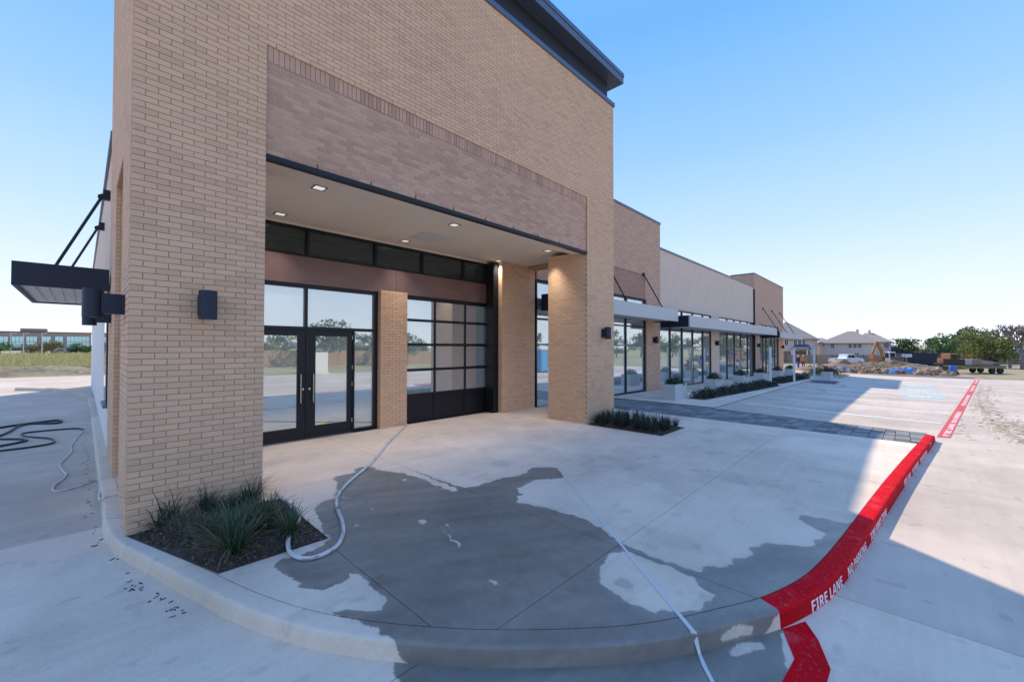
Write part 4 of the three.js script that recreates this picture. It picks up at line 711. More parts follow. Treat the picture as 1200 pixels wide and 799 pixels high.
// ---------------------------------------------------------------- posts, wheel stops, ramp plate
const mPost = M(.72, .72, .71, .6);
{
  const post = (p, l, h) => { const o = thing('white_post', l, 'post', [p[0], gy(p[0]), p[1]], 0, 'white posts along the walk'); add(o, 'shaft', rbx(-.06, .06, 0, h, -.06, .06, .012), mPost); add(o, 'cap', rbx(-.07, .07, h, h + .03, -.07, .07, .01), mPost); return o; };
  post([28.8, .15], 'white post at the end of the long narrow bed', 2.25); post([32.5, .78], 'white post between the beds and the two workers', 2.2); post([39.0, 1.05], 'white post beside the lone planter trough', 2.2);
  const stop = (x, z, l) => { const o = thing('wheel_stop', l, 'wheel stop', [x, lotY(x, z), z], .04, 'concrete wheel stops'); const s = new THREE.Shape([[-.08, 0], [.08, 0], [.06, .12], [-.06, .12]].map((p) => new THREE.Vector2(...p))); const g = new THREE.ExtrudeGeometry(s, { depth: 1.75, bevelEnabled: true, bevelSize: .01, bevelThickness: .015, bevelSegments: 1 }); g.translate(0, .011, -.9); g.rotateY(Math.PI / 2); add(o, 'block', g, mWalk2); };
  const mWalk2 = M(.55, .54, .50, .9); stop(27.2, 3.1, 'pale concrete wheel stop in the shaded stall beside the ramp plate'); stop(32, 3.5, 'pale concrete wheel stop at the first accessible stall');
  const t = thing('ramp_plate', 'dark blue studded warning plate at the walk edge', 'ramp plate', [34.6, lotY(34.6, 2) + .006, 2.1]); add(t, 'plate', bx(-1.3, 1.3, 0, .012, -.75, .75), M(.02, .03, .09, .6)); { const L = []; for (let i = 0; i < 20; i++) for (let j = 0; j < 11; j++) L.push(new THREE.CylinderGeometry(.022, .03, .008, 6).translate(-1.2 + i * .126, .016, -.65 + j * .13)); add(t, 'studs', merge(L), M(.02, .03, .09, .6)).userData.kind = 'stuff'; }
}
console.log('plants');
// ---------------------------------------------------------------- far things
const FACE = -.809; // turn that lays a thing's long side across the view down the lot
const depthOf = (p) => p.clone().sub(CAM.p).dot(CF);
// trees: trunk with limbs, and a crown of loose leaves gathered in clumps
function treeParts(h, r, clear, o = {}) {
  const limbs = [], clumps = [], tr = o.trunk || h * .035, bend = V3(rr(-.1, .1) * h, 0, rr(-.1, .1) * h), top = V3(bend.x, h * (clear + .35 * (1 - clear)), bend.z);
  limbs.push(rod(V3(0, -.25, 0), V3(bend.x * .4, h * clear * .6, bend.z * .4), tr, tr * .8, 8, false), rod(V3(bend.x * .4, h * clear * .6, bend.z * .4), top, tr * .8, tr * .45, 7, false));
  const n = o.limbs || 9;
  for (let i = 0; i < n; i++) {
    const a = i / n * 6.283 + rr(-.4, .4), t = rr(0, 1), s = V3(bend.x * .4, h * clear * .6, bend.z * .4).lerp(top, rr(.1, 1)), e = V3(Math.cos(a) * r * rr(.45, .8), lerp(h * clear, h * .88, t), Math.sin(a) * r * rr(.45, .8)), m = s.clone().lerp(e, .5); m.y -= h * .03;
    limbs.push(rod(s, m, tr * .4, tr * .26, 6, false), rod(m, e, tr * .26, tr * .08, 5, false)); clumps.push([e, r * rr(.28, .46)]);
    for (let k = 0; k < 2; k++) { const f = m.clone().lerp(e, rr(.3, .9)), g = f.clone().add(V3(rr(-1, 1), rr(-.2, .9), rr(-1, 1)).multiplyScalar(r * .35)); limbs.push(rod(f, g, tr * .14, tr * .05, 4, false)); clumps.push([g, r * rr(.18, .32)]); }
  }
  clumps.push([V3(bend.x, h * .86, bend.z), r * .4]);
  const inside = () => { const [c, q] = clumps[(rnd() * clumps.length) | 0]; let p; do p = V3(rr(-1, 1), rr(-1, 1), rr(-1, 1)); while (p.length() > 1); const l = p.length(); p.multiplyScalar((.55 + .45 * l) / Math.max(l, .2)); return p.multiply(V3(q, q * .72, q)).add(c); };
  return { trunk: merge(limbs), crown: leafCloud(o.leaves || 2200, inside, o.size || h * .045, o.cols || SHT, .7) };
}
const SHT = [[.093, .171, .039], [.132, .225, .054], [.062, .124, .034], [.171, .264, .062]], SHD = [[.054, .116, .039], [.078, .147, .046], [.040, .085, .031]], SHY = [[.171, .217, .039], [.248, .248, .046], [.093, .155, .039], [.078, .139, .031], [.310, .232, .046]];
const mBark = M(.12, .09, .07, .95), mBarkGrey = M(.20, .17, .14, .95);
function tree(name, label, p, t, group, s) { const o = thing(name, label, 'tree', [p.x, p.y, p.z], rnd() * 6, group); add(o, 'trunk', t.trunk, mBark); add(o, 'crown', t.crown, mLeafDull); if (s) o.scale.set(...s); return o; }
function bareTree(name, label, p, h, group) { // twigs only
  const L = [], grow = (a, d, l, r, n) => { const b = a.clone().addScaledVector(d, l); L.push(rod(a, b, r, r * .68, n > 3 ? 6 : 4, false)); if (n <= 0) return; const k = n > 3 ? 3 : 3; for (let i = 0; i < k; i++) grow(b, d.clone().add(V3(rr(-.75, .75), rr(-.15, .5), rr(-.75, .75))).normalize(), l * rr(.62, .85), r * .70, n - 1); };
  grow(V3(0, -.25, 0), V3(rr(-.1, .1), 1, rr(-.1, .1)).normalize(), h * .24, h * .028, 5);
  const o = thing(name, label, 'tree', [p.x, p.y, p.z], 0, group); add(o, 'trunk', L[0], mBarkGrey); add(o, 'branches', merge(L.slice(1)), mBarkGrey); return o;
}
const siteY = (x) => gy(x) - .17;
const atX = (px, X) => { const q = onX(px, 420, X); return V3(X, siteY(X), q.z); };
{
  tree('oak_tree', 'spreading yellow green tree standing behind the flatbed trailer', atX(1157, 96), treeParts(5.9, 3.7, .28, { cols: SHY, leaves: 3600, size: .34, limbs: 12 }), 'trees round the building site');
  tree('evergreen_tree', 'tall dark evergreen behind the yellow green tree', atX(1131, 128), treeParts(8.0, 3.3, .3, { cols: SHD, leaves: 3000, size: .42, limbs: 11 }), 'trees round the building site');
  tree('evergreen_tree', 'mid green tree behind the orange loader', atX(1104, 122), treeParts(6.6, 2.9, .25, { cols: SHT, leaves: 2600, size: .4, limbs: 10 }), 'trees round the building site');
  tree('evergreen_tree', 'small round green tree behind the navy container', atX(1063, 140), treeParts(6.2, 2.7, .42, { cols: SHT, leaves: 1300, size: .4 }), 'trees round the building site');
  bareTree('bare_tree', 'wide grey leafless tree behind the yellow green tree', atX(1184, 100), 8.8, 'leafless trees at the end of the site'); bareTree('bare_tree', 'tall grey leafless tree at the edge of the straw ground', atX(1199, 92), 8.8, 'leafless trees at the end of the site'); bareTree('bare_tree', 'thin leafless tree between two evergreens', atX(1146, 125), 8, 'leafless trees at the end of the site'); bareTree('bare_tree', 'leafless tree over the grey board fence', atX(1087, 138), 6.4, 'leafless trees at the end of the site');
  bareTree('bare_tree', 'leafless tree past the straw ground, beyond the wide grey one', atX(1212, 118), 8, 'leafless trees at the end of the site');
  const brush = (name, label, X, px0, px1, h, n, cols) => { const a = onX(px0, 420, X), b = onX(px1, 420, X), g = leafCloud(n, () => { const t = rnd(), q = a.clone().lerp(b, t), hh = h * (.55 + .7 * fbm(t * 9, X, 3, 800)); return V3(X + rr(-3, 3), siteY(X) + hh * Math.sqrt(rnd()) * rr(.3, 1), q.z + rr(-.4, .4)); }, .55, cols, .6); const o = new THREE.Mesh(g, mLeafDull); o.name = name; o.userData = { kind: 'stuff', label, category: 'brush' }; scene.add(o); };
  brush('brush_thicket', 'grey brown brush along the end of the site', 145, 1040, 1230, 4.6, 6500, [[.13, .115, .06], [.09, .085, .045], [.16, .14, .09], [.07, .09, .03]]);
  brush('far_woods', 'dark far belt of trees behind the houses', 230, 1000, 1240, 7, 5000, [[.06, .08, .035], [.09, .09, .05], [.05, .065, .03]]);
}
// houses: a wall facing the site, hipped or gabled roofs, windows with panes and frames
const mSiding = M(.66, .56, .48, .9), mSiding2 = M(.60, .50, .42, .9), mRoof = M(.36, .285, .235, .95), mPane = new THREE.MeshStandardMaterial({ color: rgb(.05, .07, .09), roughness: .1, metalness: .4 }), mTrim = M(.66, .65, .62, .8), mSlate = M(.05, .065, .10, .8), mHouseBrick = M(.27, .16, .12, .9);
function hx(px, py, X0) { const p = onX(px, py, X0); return [p.z, p.y]; }
function house(label, X0, depth, o) {
  const g = thing('house', label, 'house', [0, 0, 0], 0, 'two storey houses behind the site fence'), yb = siteY(X0) - .3, [zl] = hx(o.l, 410, X0), [zr] = hx(o.r, 410, X0), ye = hx(600, o.eave, X0)[1];
  const eave = hx((o.l + o.r) / 2, o.eave, X0)[1], yr = hx((o.l + o.r) / 2, o.ridge, X0)[1];
  add(g, 'wall', bxm(X0, X0 + depth, yb, eave, zl, zr), o.m || mSiding);
  if (o.brick) add(g, 'brick_base', bx(X0 - .12, X0 - .004, yb, hx(o.l, o.brick, X0)[1], zl, zr), mHouseBrick);
  const ov = .45, a = V3(X0 - ov, eave, zl - ov), b = V3(X0 - ov, eave, zr + ov), c = V3(X0 + depth + ov, eave, zr + ov), d = V3(X0 + depth + ov, eave, zl - ov), rz0 = hx(o.r0, o.ridge, X0)[0], rz1 = hx(o.r1, o.ridge, X0)[0], e = V3(X0 + depth * .5, yr, rz0), f = V3(X0 + depth * .5, yr, rz1), dn = V3(0, -.22, 0);
  const low = [a, b, c, d].map((q) => q.clone().add(dn));
  add(g, 'roof', poly3([[a, b, f, e], [b, c, f], [c, d, e, f], [d, a, e], [a, low[0], low[1], b], [b, low[1], low[2], c], [c, low[2], low[3], d], [d, low[3], low[0], a], [low[3], low[2], low[1], low[0]]]), o.rm || mRoof);
  for (const [x0, x1, y0, y1] of o.win) { const [p, q] = hx(x0, y0, X0), [r, s] = hx(x1, y1, X0), w = part(g, 'window'); add(w, 'frame', bx(X0 - .06, X0 - .002, s - .1, q + .1, p - .1, r + .1), mTrim); add(w, 'pane', bx(X0 - .075, X0 - .062, s, q, p, (p + r) / 2 - .03), mPane); add(w, 'pane', bx(X0 - .075, X0 - .062, s, q, (p + r) / 2 + .03, r), mPane); }
  for (const [x, y] of o.vents || []) { const [z, yy] = hx(x, y, X0); add(g, 'chimney', bx(X0 + depth * .45, X0 + depth * .45 + .5, yr - 1.2, yy, z - .25, z + .25), mTrim); }
  return g;
}
{
  house('wide two storey house behind the white pickup', 118, 11, { l: 962, r: 1027, eave: 401.2, ridge: 386.6, r0: 991, r1: 999, win: [[995, 998.8, 401.8, 407], [1000.6, 1004.4, 401.8, 407], [1006.2, 1010, 401.8, 407], [964.5, 966.8, 402.2, 405.2], [974.6, 978, 402.2, 407.2], [1002, 1003.9, 413, 416], [1005, 1006.9, 413, 416]], vents: [[1003, 384.5]] });
  house('two storey house with a darker roof behind the excavator', 132, 11, { l: 1004, r: 1044, eave: 399.8, ridge: 388.6, r0: 1012, r1: 1022, m: mSiding2, win: [[1036, 1037.6, 401.5, 407], [1038.4, 1040, 401.5, 407], [1040.8, 1042.4, 401.5, 407]], vents: [[1018, 385.2], [1030, 392]] });
  const p = house('gabled house with a navy porch roof beside the shops', 108, 10, { l: 905, r: 950, eave: 396.4, ridge: 375, r0: 915, r1: 917, m: mSiding2, brick: 411, win: [[931, 934, 398, 404.6], [936, 939, 398, 404.6], [941, 944, 398, 404.6], [920, 924, 398, 404]] });
  const [z0, yp] = hx(928, 408.7, 107), [z1] = hx(951, 408.7, 107); add(p, 'porch_roof', poly3([[V3(104.5, yp, z0), V3(104.5, yp, z1), V3(107.9, yp + 1, z1 - .6), V3(107.9, yp + 1, z0 + .6)], [V3(104.5, yp, z1), V3(107.9, yp, z1), V3(107.9, yp + 1, z1 - .6)], [V3(104.5, yp - .02, z0), V3(104.5, yp - .02, z1), V3(107.9, yp - .02, z1), V3(107.9, yp - .02, z0)]]), mSlate);
  for (const z of [z0 + .4, z1 - .4]) add(p, 'porch_post', bx(104.8, 105.05, siteY(105), yp - .03, z - .12, z + .12), mTrim);
  house('low garage wing between the two houses', 122, 9, { l: 946, r: 970, eave: 402, ridge: 395, r0: 950, r1: 962, m: mSiding, win: [[955, 958, 404, 407]] });
  house('low house with a blue grey roof beyond the excavator', 140, 9, { l: 1040, r: 1062, eave: 411.5, ridge: 404, r0: 1044, r1: 1048, m: mTrim, rm: mSlate, win: [[1050, 1052, 412.5, 415]] });
}
// board fences
const mBoard = [M(.20, .16, .125, .95), M(.25, .20, .155, .95), M(.165, .135, .11, .95)];
function fence(label, a, b, h, group) { // upright boards in panels between posts
  const L = a.distanceTo(b), n = Math.max(1, Math.round(L / 2.4)), d = b.clone().sub(a).divideScalar(n), f = thing('board_fence', label, 'fence', [0, 0, 0], 0, group);
  for (let i = 0; i < n; i++) {
    const p = a.clone().addScaledVector(d, i), q = a.clone().addScaledVector(d, i + 1), bs = [];
    add(f, 'post', bx(p.x - .06, p.x + .06, p.y - .2, p.y + h + .05, p.z - .06, p.z + .06), mBoard[2]);
    const k = 17; for (let j = 0; j < k; j++) { const m = p.clone().lerp(q, (j + .5) / k), hh = h + rr(-.02, .02), g = new THREE.BoxGeometry(2.4 / k - .012, hh, .02); g.rotateY(-Math.atan2(d.z, d.x)); g.translate(m.x, m.y + hh / 2 - .03, m.z); bs.push(g); }
    add(f, 'fence_panel', merge(bs), mBoard[(hash(i, 3, 3) * 2.2) | 0]);
  }
  return f;
}
fence('grey brown board fence behind the workers and the pickup', atX(905, 96), atX(1032, 104), 1.85, 'board fences of the site');
fence('grey board fence beside the navy container', atX(1086, 108), atX(1109, 108), 1.95, 'board fences of the site');
fence('low far fence at the edge of the straw ground', atX(1172, 140), atX(1230, 140), 1.5, 'board fences of the site');
// roll-off container
{
  const a = atX(1048.5, 104), b = atX(1086.5, 107), L = a.distanceTo(b), c = thing('waste_container', 'navy steel roll off waste container at the back of the site', 'container', [a.x, a.y, a.z], -Math.atan2(b.z - a.z, b.x - a.x)), m = M(.018, .024, .05, .6);
  add(c, 'side', bx(0, L, .25, 2.25, 0, .08), m); add(c, 'side', bx(0, L, .25, 2.25, 2.3, 2.38), m); add(c, 'end', bx(0, .08, .25, 2.25, .081, 2.299), m); add(c, 'end', bx(L - .08, L, .25, 2.25, .081, 2.299), m); add(c, 'floor', bx(.081, L - .081, .25, .35, .081, 2.299), m);
  add(c, 'top_rail', bx(-.04, L + .04, 2.25, 2.36, -.06, .1), m); add(c, 'skid', bx(.1, L - .1, .02, .249, .4, .6), m); add(c, 'skid', bx(.1, L - .1, .02, .249, 1.8, 2), m); for (let k = 0; k < 9; k++) add(c, 'rib', bx(.3 + k * (L - .7) / 8, .42 + k * (L - .7) / 8, .25, 2.25, -.06, -.001), m);
  add(c, 'placard', bx(L * .62, L * .62 + .9, 1.2, 1.55, -.075, -.0605), mTrim);
  const s = atX(1063, 100), sg = thing('site_sign', 'small white sign board on a post before the navy container', 'sign', [s.x, s.y, s.z], FACE); add(sg, 'post', bx(-.06, .06, 0, 1.6, -.04, .04), mBoard[1]); add(sg, 'board', bx(-.9, .9, 1.55, 2.1, .041, .07), mTrim); add(sg, 'patch', bx(-.55, -.3, 1.65, 2.0, .0705, .074), M(.45, .42, .2, .8));
}
// vehicles and plant
const mTyre = M(.02, .02, .02, .9), mRim = M(.4, .4, .4, .4, { metalness: .6 }), mOrange = M(.40, .185, .08, .75), mWhiteCar = M(.75, .75, .76, .25), mCarGlass = new THREE.MeshStandardMaterial({ color: rgb(.02, .025, .03), roughness: .06, metalness: .3 });
function wheel(parent, x, y, z, r, w) { const t = new THREE.TorusGeometry(r * .72, r * .3, 10, 20); t.scale(1, 1, w / (r * .6)); const o = add(parent, 'wheel', t, mTyre); o.position.set(x, y, z); const h = new THREE.CylinderGeometry(r * .55, r * .55, w * .8, 16); h.rotateX(Math.PI / 2); add(o, 'rim', h, parent.name.startsWith('flatbed') ? mBlack : mRim); }
{ // pickup, seen from its side: length along x
  const p = atX(992, 99), c = thing('pickup_truck', 'white crew cab pickup parked in front of the board fence', 'pickup', [p.x, p.y, p.z], FACE + .1);
  const body = new THREE.Shape([[-2.8, .55], [-2.8, 1.12], [-.75, 1.14], [-.7, 1.2], [-.55, 1.86], [.75, 1.88], [1.28, 1.24], [2.5, 1.12], [2.78, .95], [2.8, .5], [2.3, .45], [1.0, .42], [-1.1, .42], [-2.3, .5]].map((q) => new THREE.Vector2(...q)));
  const g = new THREE.ExtrudeGeometry(body, { depth: 1.7, bevelEnabled: true, bevelSize: .05, bevelThickness: .08, bevelSegments: 2 }); g.translate(0, .05, -.85); add(c, 'body', g, mWhiteCar);
  for (const z of [-.95, .93]) { for (const q of [[[-.5, 1.28], [-.42, 1.78], [.05, 1.8], [.05, 1.28]], [[.13, 1.28], [.13, 1.8], [.68, 1.8], [1.1, 1.28]]]) { const w = new THREE.ExtrudeGeometry(new THREE.Shape(q.map((v) => new THREE.Vector2(...v))), { depth: .02, bevelEnabled: false }); w.translate(0, .05, z); add(c, 'side_window', w, mCarGlass); } }
  for (const x of [-1.8, 1.8]) for (const z of [-.82, .82]) wheel(c, x, .4, z, .4, .26);
  add(c, 'bumper', rbx(2.82, 2.95, .5, .75, -.85, .85, .03), mRim); for (const z of [-.6, .6]) add(c, 'headlight', rbx(2.74, 2.87, .9, 1.08, z - .18, z + .18, .03), mTrim); for (const z of [-.72, .72]) add(c, 'tail_light', bx(-2.9, -2.82, .9, 1.15, z - .08, z + .08), mRed);
}
{ // excavator with its arm folded up
  const p = atX(1040, 93), c = thing('excavator', 'orange excavator with its boom bent over the dirt pile', 'excavator', [p.x, p.y, p.z], FACE); c.scale.setScalar(.84);
  for (const z of [-1.1, 1.1]) { const s = new THREE.Shape(); s.absarc(-1.2, .45, .45, Math.PI / 2, Math.PI * 1.5); s.absarc(1.2, .45, .45, -Math.PI / 2, Math.PI / 2); const g = new THREE.ExtrudeGeometry(s, { depth: .5, bevelEnabled: false }); g.translate(0, 0, z - .25); add(c, 'track', g, mTyre); }
  add(c, 'undercarriage', bx(-.9, .9, .3, .95, -.84, .84), mTyre); add(c, 'upper_body', rbx(-.4, 2.2, 1.0, 2.0, -1.2, 1.2, .12), M(.12, .11, .10, .6)); add(c, 'cab', rbx(-.6, .7, 1.02, 2.9, .15, 1.15, .1), mWhiteCar); add(c, 'cab_window', bx(-.615, -.604, 1.7, 2.7, .25, 1.05), mCarGlass); add(c, 'cab_window', bx(-.45, .55, 1.7, 2.7, 1.151, 1.16), mCarGlass);
  const boom = (q, w, name) => { const L = []; for (let i = 0; i < q.length - 1; i++) { const a = V3(q[i][0], q[i][1], -.3), b = V3(q[i + 1][0], q[i + 1][1], -.3); L.push(bar(a, b, q[i][2], w)); L.push(new THREE.CylinderGeometry(q[i][2] / 2, q[i][2] / 2, w, 12).rotateX(Math.PI / 2).translate(a.x, a.y, a.z)); } return add(c, name, merge(L), mOrange); };
  boom([[-.5, 1.5, .42], [-.9, 3.2, .46], [-1.7, 4.7, .36], [-2.0, 4.75, .25]], .36, 'boom'); boom([[-1.8, 4.8, .36], [-2.7, 2.6, .3], [-2.75, 2.3, .25]], .26, 'stick'); add(c, 'hydraulic_ram', rod(V3(-.6, 3.4, -.3), V3(-1.9, 4.9, -.3), .09), mRim);
  const bk = new THREE.Shape([[-2.9, 2.5], [-2.3, 2.3], [-1.9, 1.5], [-1.7, .7], [-2.4, .9], [-2.9, 1.6]].map((q) => new THREE.Vector2(...q))), bg = new THREE.ExtrudeGeometry(bk, { depth: .9, bevelEnabled: false }); bg.translate(0, 0, -.75); add(c, 'bucket', bg, mOrange);
}
{ // track loader, seen from the front
  const p = atX(1114, 88), c = thing('track_loader', 'orange track loader standing beside the flatbed trailer', 'loader', [p.x, p.y, p.z], FACE);
  for (const x of [-1, 1]) add(c, 'track', rbx(x - .28, x + .28, 0, .85, -1.3, 1.3, .2), mTyre); add(c, 'body', rbx(-.72, .72, .4, 1.35, -1.2, 1.0, .1), mOrange); add(c, 'cab', rbx(-.62, .62, 1.36, 2.25, -.7, .6, .08), mOrange); add(c, 'cab_window', bx(-.5, .5, 1.45, 2.1, .601, .612), mCarGlass);
  add(c, 'bucket', rbx(-1.35, 1.35, .12, .75, 1.15, 1.75, .08), mOrange); for (const x of [-.85, .85]) add(c, 'lift_arm', bar(V3(x, 1.5, -.9), V3(x, .6, 1.2), .16, .2), mOrange);
}
{ // flatbed trailer with its load
  const p = atX(1142, 69), c = thing('flatbed_trailer', 'flatbed trailer parked on the straw ground', 'trailer', [p.x, p.y, p.z], FACE);
  add(c, 'deck', bx(-2.3, 2.3, .72, .86, -1.1, 1.1), M(.24, .19, .10, .9)); add(c, 'side_rail', bx(-2.32, 2.32, .6, .719, 1.0, 1.12), M(.30, .25, .10, .8)); add(c, 'side_rail', bx(-2.32, 2.32, .6, .719, -1.12, -1.0), mBlack); add(c, 'headboard', bx(-2.3, -2.22, .861, 1.6, -1.1, 1.1), mBlack); add(c, 'drawbar', bar(V3(-2.3, .6, 0), V3(-3.6, .5, 0), .12, .12), mBlack); add(c, 'landing_leg', bx(-3.3, -3.2, 0, .55, -.05, .05), mBlack);
  for (const x of [.9, 1.8]) for (const z of [-.95, .95]) wheel(c, x, .36, z, .36, .24);
  const pl = (x, w, h, m, label) => { const o = thing('load_bundle', label, 'bundle', [p.x, p.y + .86, p.z], FACE, 'bundles on the flatbed trailer'); add(o, 'bundle', rbx(x - w / 2, x + w / 2, .1, h, -.7, .7, .03), m); for (const z of [-.5, .5]) add(o, 'runner', bx(x - w / 2, x + w / 2, 0, .099, z - .05, z + .05), mBoard[1]); };
  pl(-1.5, 1, .62, M(.42, .40, .38, .8), 'pale wrapped bundle next to the trailer headboard'); pl(-.35, 1.05, .75, M(.30, .20, .15, .85), 'brown wrapped bundle in the middle of the trailer'); pl(.85, 1.0, .5, M(.33, .27, .24, .8), 'pinkish bundle over the trailer wheels'); pl(1.85, .7, .4, M(.18, .14, .13, .8), 'low dark bundle at the tail of the trailer');
}
// dirt piles, rubble, tarps
function mound(label, px, X0, w, d, h, m, name = 'dirt_pile', group = 'dirt piles of the building site') {
  const p = atX(px, X0), o = thing(name, label, 'dirt pile', [p.x, p.y - .15, p.z], FACE + rr(-.3, .3), group), g = new THREE.PlaneGeometry(w, d, 40, 26); g.rotateX(-Math.PI / 2); const q = g.attributes.position, s = rnd() * 99;
  for (let i = 0; i < q.count; i++) { const x = q.getX(i) / w * 2, z = q.getZ(i) / d * 2, r = Math.min(1, Math.hypot(x, z)), n = fbm(x * 2.2 + s, z * 2.2, 4, 820), n2 = fbm(x * 9 + s, z * 9, 2, 830); q.setY(i, h * Math.pow(1 - r, .8) * (.35 + 1.1 * n) + (1 - r) * h * .25 * (n2 - .5)); } g.computeVertexNormals(); add(o, 'earth', muv(g), m);
}
const mEarth = M(.30, .17, .09, .97), mEarth2 = M(.24, .15, .085, .97), mEarth3 = M(.36, .25, .15, .97);
mound('long low reddish dirt pile before the pickup', 992, 80, 9, 5, 1.2, mEarth); mound('reddish dirt pile beside the excavator bucket', 1022, 84, 8, 5, 1.1, mEarth2); mound('dirt pile under the excavator body', 1048, 88, 8, 4, 1.5, mEarth); mound('low pale dirt pile before the navy container', 1075, 78, 9, 4, .9, mEarth3); mound('brown dirt pile near the blue tarp', 1062, 66, 6, 3, .7, mEarth2); mound('dirt pile near the blue barrel', 1092, 66, 6, 3, .75, mEarth); mound('small brown mound beside the workers', 950, 62, 4, 3, .9, mEarth); mound('low dirt pile near the lot kerb', 1035, 64, 8, 3, .6, mEarth3);
{ // lumps of clay and broken boards lie all over the site
  const g = new THREE.IcosahedronGeometry(1, 0), n = 1500, im = new THREE.InstancedMesh(g, M(1, 1, 1, .95), n), mt = new THREE.Matrix4(), c = new THREE.Color(), cs = [[.30, .17, .09], [.22, .13, .075], [.38, .25, .15], [.34, .22, .13], [.14, .09, .06], [.46, .40, .34]];
  for (let i = 0; i < n; i++) { const X0 = rr(57, 92), p = atX(rr(958, 1122), X0), s = Math.pow(rnd(), 3) * .30 + .04; mt.compose(V3(p.x, p.y + s * .25 + .05, p.z), new THREE.Quaternion().setFromEuler(new THREE.Euler(rnd() * 6, rnd() * 6, rnd() * 6)), V3(s * rr(.6, 1.8), s * rr(.4, .9), s)); im.setMatrixAt(i, mt); const q = cs[(rnd() * 5.25) | 0]; im.setColorAt(i, c.setRGB(...q)); }
  im.name = 'rubble'; im.userData = { kind: 'stuff', label: 'clods of clay and broken rubble over the building site', category: 'rubble' }; scene.add(im);
  const tarp = (label, px, X0, w, d, h) => { const p = atX(px, X0), o = thing('blue_tarp', label, 'tarp', [p.x, p.y + .02, p.z], FACE, 'blue tarps on the site'), q = new THREE.PlaneGeometry(w, d, 24, 12); q.rotateX(-Math.PI / 2); const a = q.attributes.position; for (let i = 0; i < a.count; i++) { const x = a.getX(i) / w, z = a.getZ(i) / d; a.setY(i, h * Math.max(0, (1 - 4 * z * z)) * (.4 + .9 * fbm(x * 5, z * 4, 3, 840)) * (.3 + x + .5)); } q.computeVertexNormals(); add(o, 'sheet', q, M(.05, .22, .52, .45)); };
  tarp('crumpled bright blue tarp on the rubble', 1050, 61, 3.2, 1.6, .55); tarp('pale blue sheeting spread behind the two workers', 948, 70, 9, 4, .15); tarp('blue sheeting beside the small brown mound', 965, 66, 5, 2.4, .3);
  const b = atX(1117, 64), br = thing('blue_barrel', 'blue plastic barrel near the end of the red lane stripe', 'barrel', [b.x, b.y, b.z]); add(br, 'drum', new THREE.LatheGeometry([[0, 0], [.27, 0], [.29, .06], [.29, .28], [.305, .3], [.29, .32], [.29, .58], [.305, .6], [.29, .62], [.29, .85], [.26, .9], [0, .9]].map((q) => new THREE.Vector2(...q)), 20), M(.05, .17, .5, .5));
  const sm = atX(965, 50), mg = thing('straw_mound', 'low grassy straw mound at the end of the walk', 'mound', [44.5, gy(44.5) - .02, 1.0], 0); const gg = new THREE.PlaneGeometry(8, 3, 30, 14); gg.rotateX(-Math.PI / 2); const a = gg.attributes.position; for (let i = 0; i < a.count; i++) { const x = a.getX(i) / 4, z = a.getZ(i) / 1.5, r = Math.min(1, Math.hypot(x, z)); a.setY(i, .35 * (1 - r * r) * (.6 + .8 * fbm(x * 5, z * 5, 3, 850))); } gg.computeVertexNormals(); add(mg, 'earth', muv(gg), mStraw); const L = []; for (let i = 0; i < 60; i++) { const x = rr(-3.4, 3.4), z = rr(-1.1, 1.1), q = bladeClump(18, .5, .02, .5, .8, .1, [[.14, .17, .05], [.28, .24, .12], [.09, .13, .04]]); q.translate(x, .1 + .2 * (1 - Math.hypot(x / 4, z / 1.5)), z); L.push(q); } const gr = add(mg, 'grass', merge(L), mLeafDull); gr.userData.kind = 'stuff';
}
// ---------------------------------------------------------------- workers: a field of tapered bones meshed in one piece
function personGeo(bones, colour) { // bones: [ax, ay, az, ra, bx, by, bz, rb]
  const res = 76, S = 1.05, mc = new MarchingCubes(res, new THREE.MeshBasicMaterial(), false, false, 60000), f = mc.field; mc.isolation = 0;
  const A = V3(), B = V3(), P = V3();
  for (let z = 0; z < res; z++) for (let y = 0; y < res; y++) for (let x = 0; x < res; x++) {
    P.set((x - res / 2) / (res / 2) * S, (y - res / 2) / (res / 2) * S, (z - res / 2) / (res / 2) * S); let d = 9;
    for (const b of bones) { A.set(b[0], b[1] - .93, b[2]); B.set(b[4], b[5] - .93, b[6]); const ab = B.clone().sub(A), t = clamp01(P.clone().sub(A).dot(ab) / ab.lengthSq()), e = P.distanceTo(A.clone().addScaledVector(ab, t)) - lerp(b[3], b[7], t), k = .045, h = clamp01(.5 + .5 * (d - e) / k); d = lerp(d, e, h) - k * h * (1 - h); }
    f[x + y * res + z * res * res] = -d;
  }
  mc.update(); const n = mc.count, p = mc.positionArray.slice(0, n * 3), col = new Float32Array(n * 3), g = new THREE.BufferGeometry();
  for (let i = 0; i < n; i++) { for (let k = 0; k < 3; k++) p[3 * i + k] *= S; p[3 * i + 1] += .93; const c = colour(p[3 * i], p[3 * i + 1], p[3 * i + 2]); col.set(c, 3 * i); }
  g.setAttribute('position', new THREE.BufferAttribute(p, 3)); g.setAttribute('normal', new THREE.BufferAttribute(mc.normalArray.slice(0, n * 3), 3)); g.setAttribute('color', new THREE.BufferAttribute(col, 3)); return g;
}
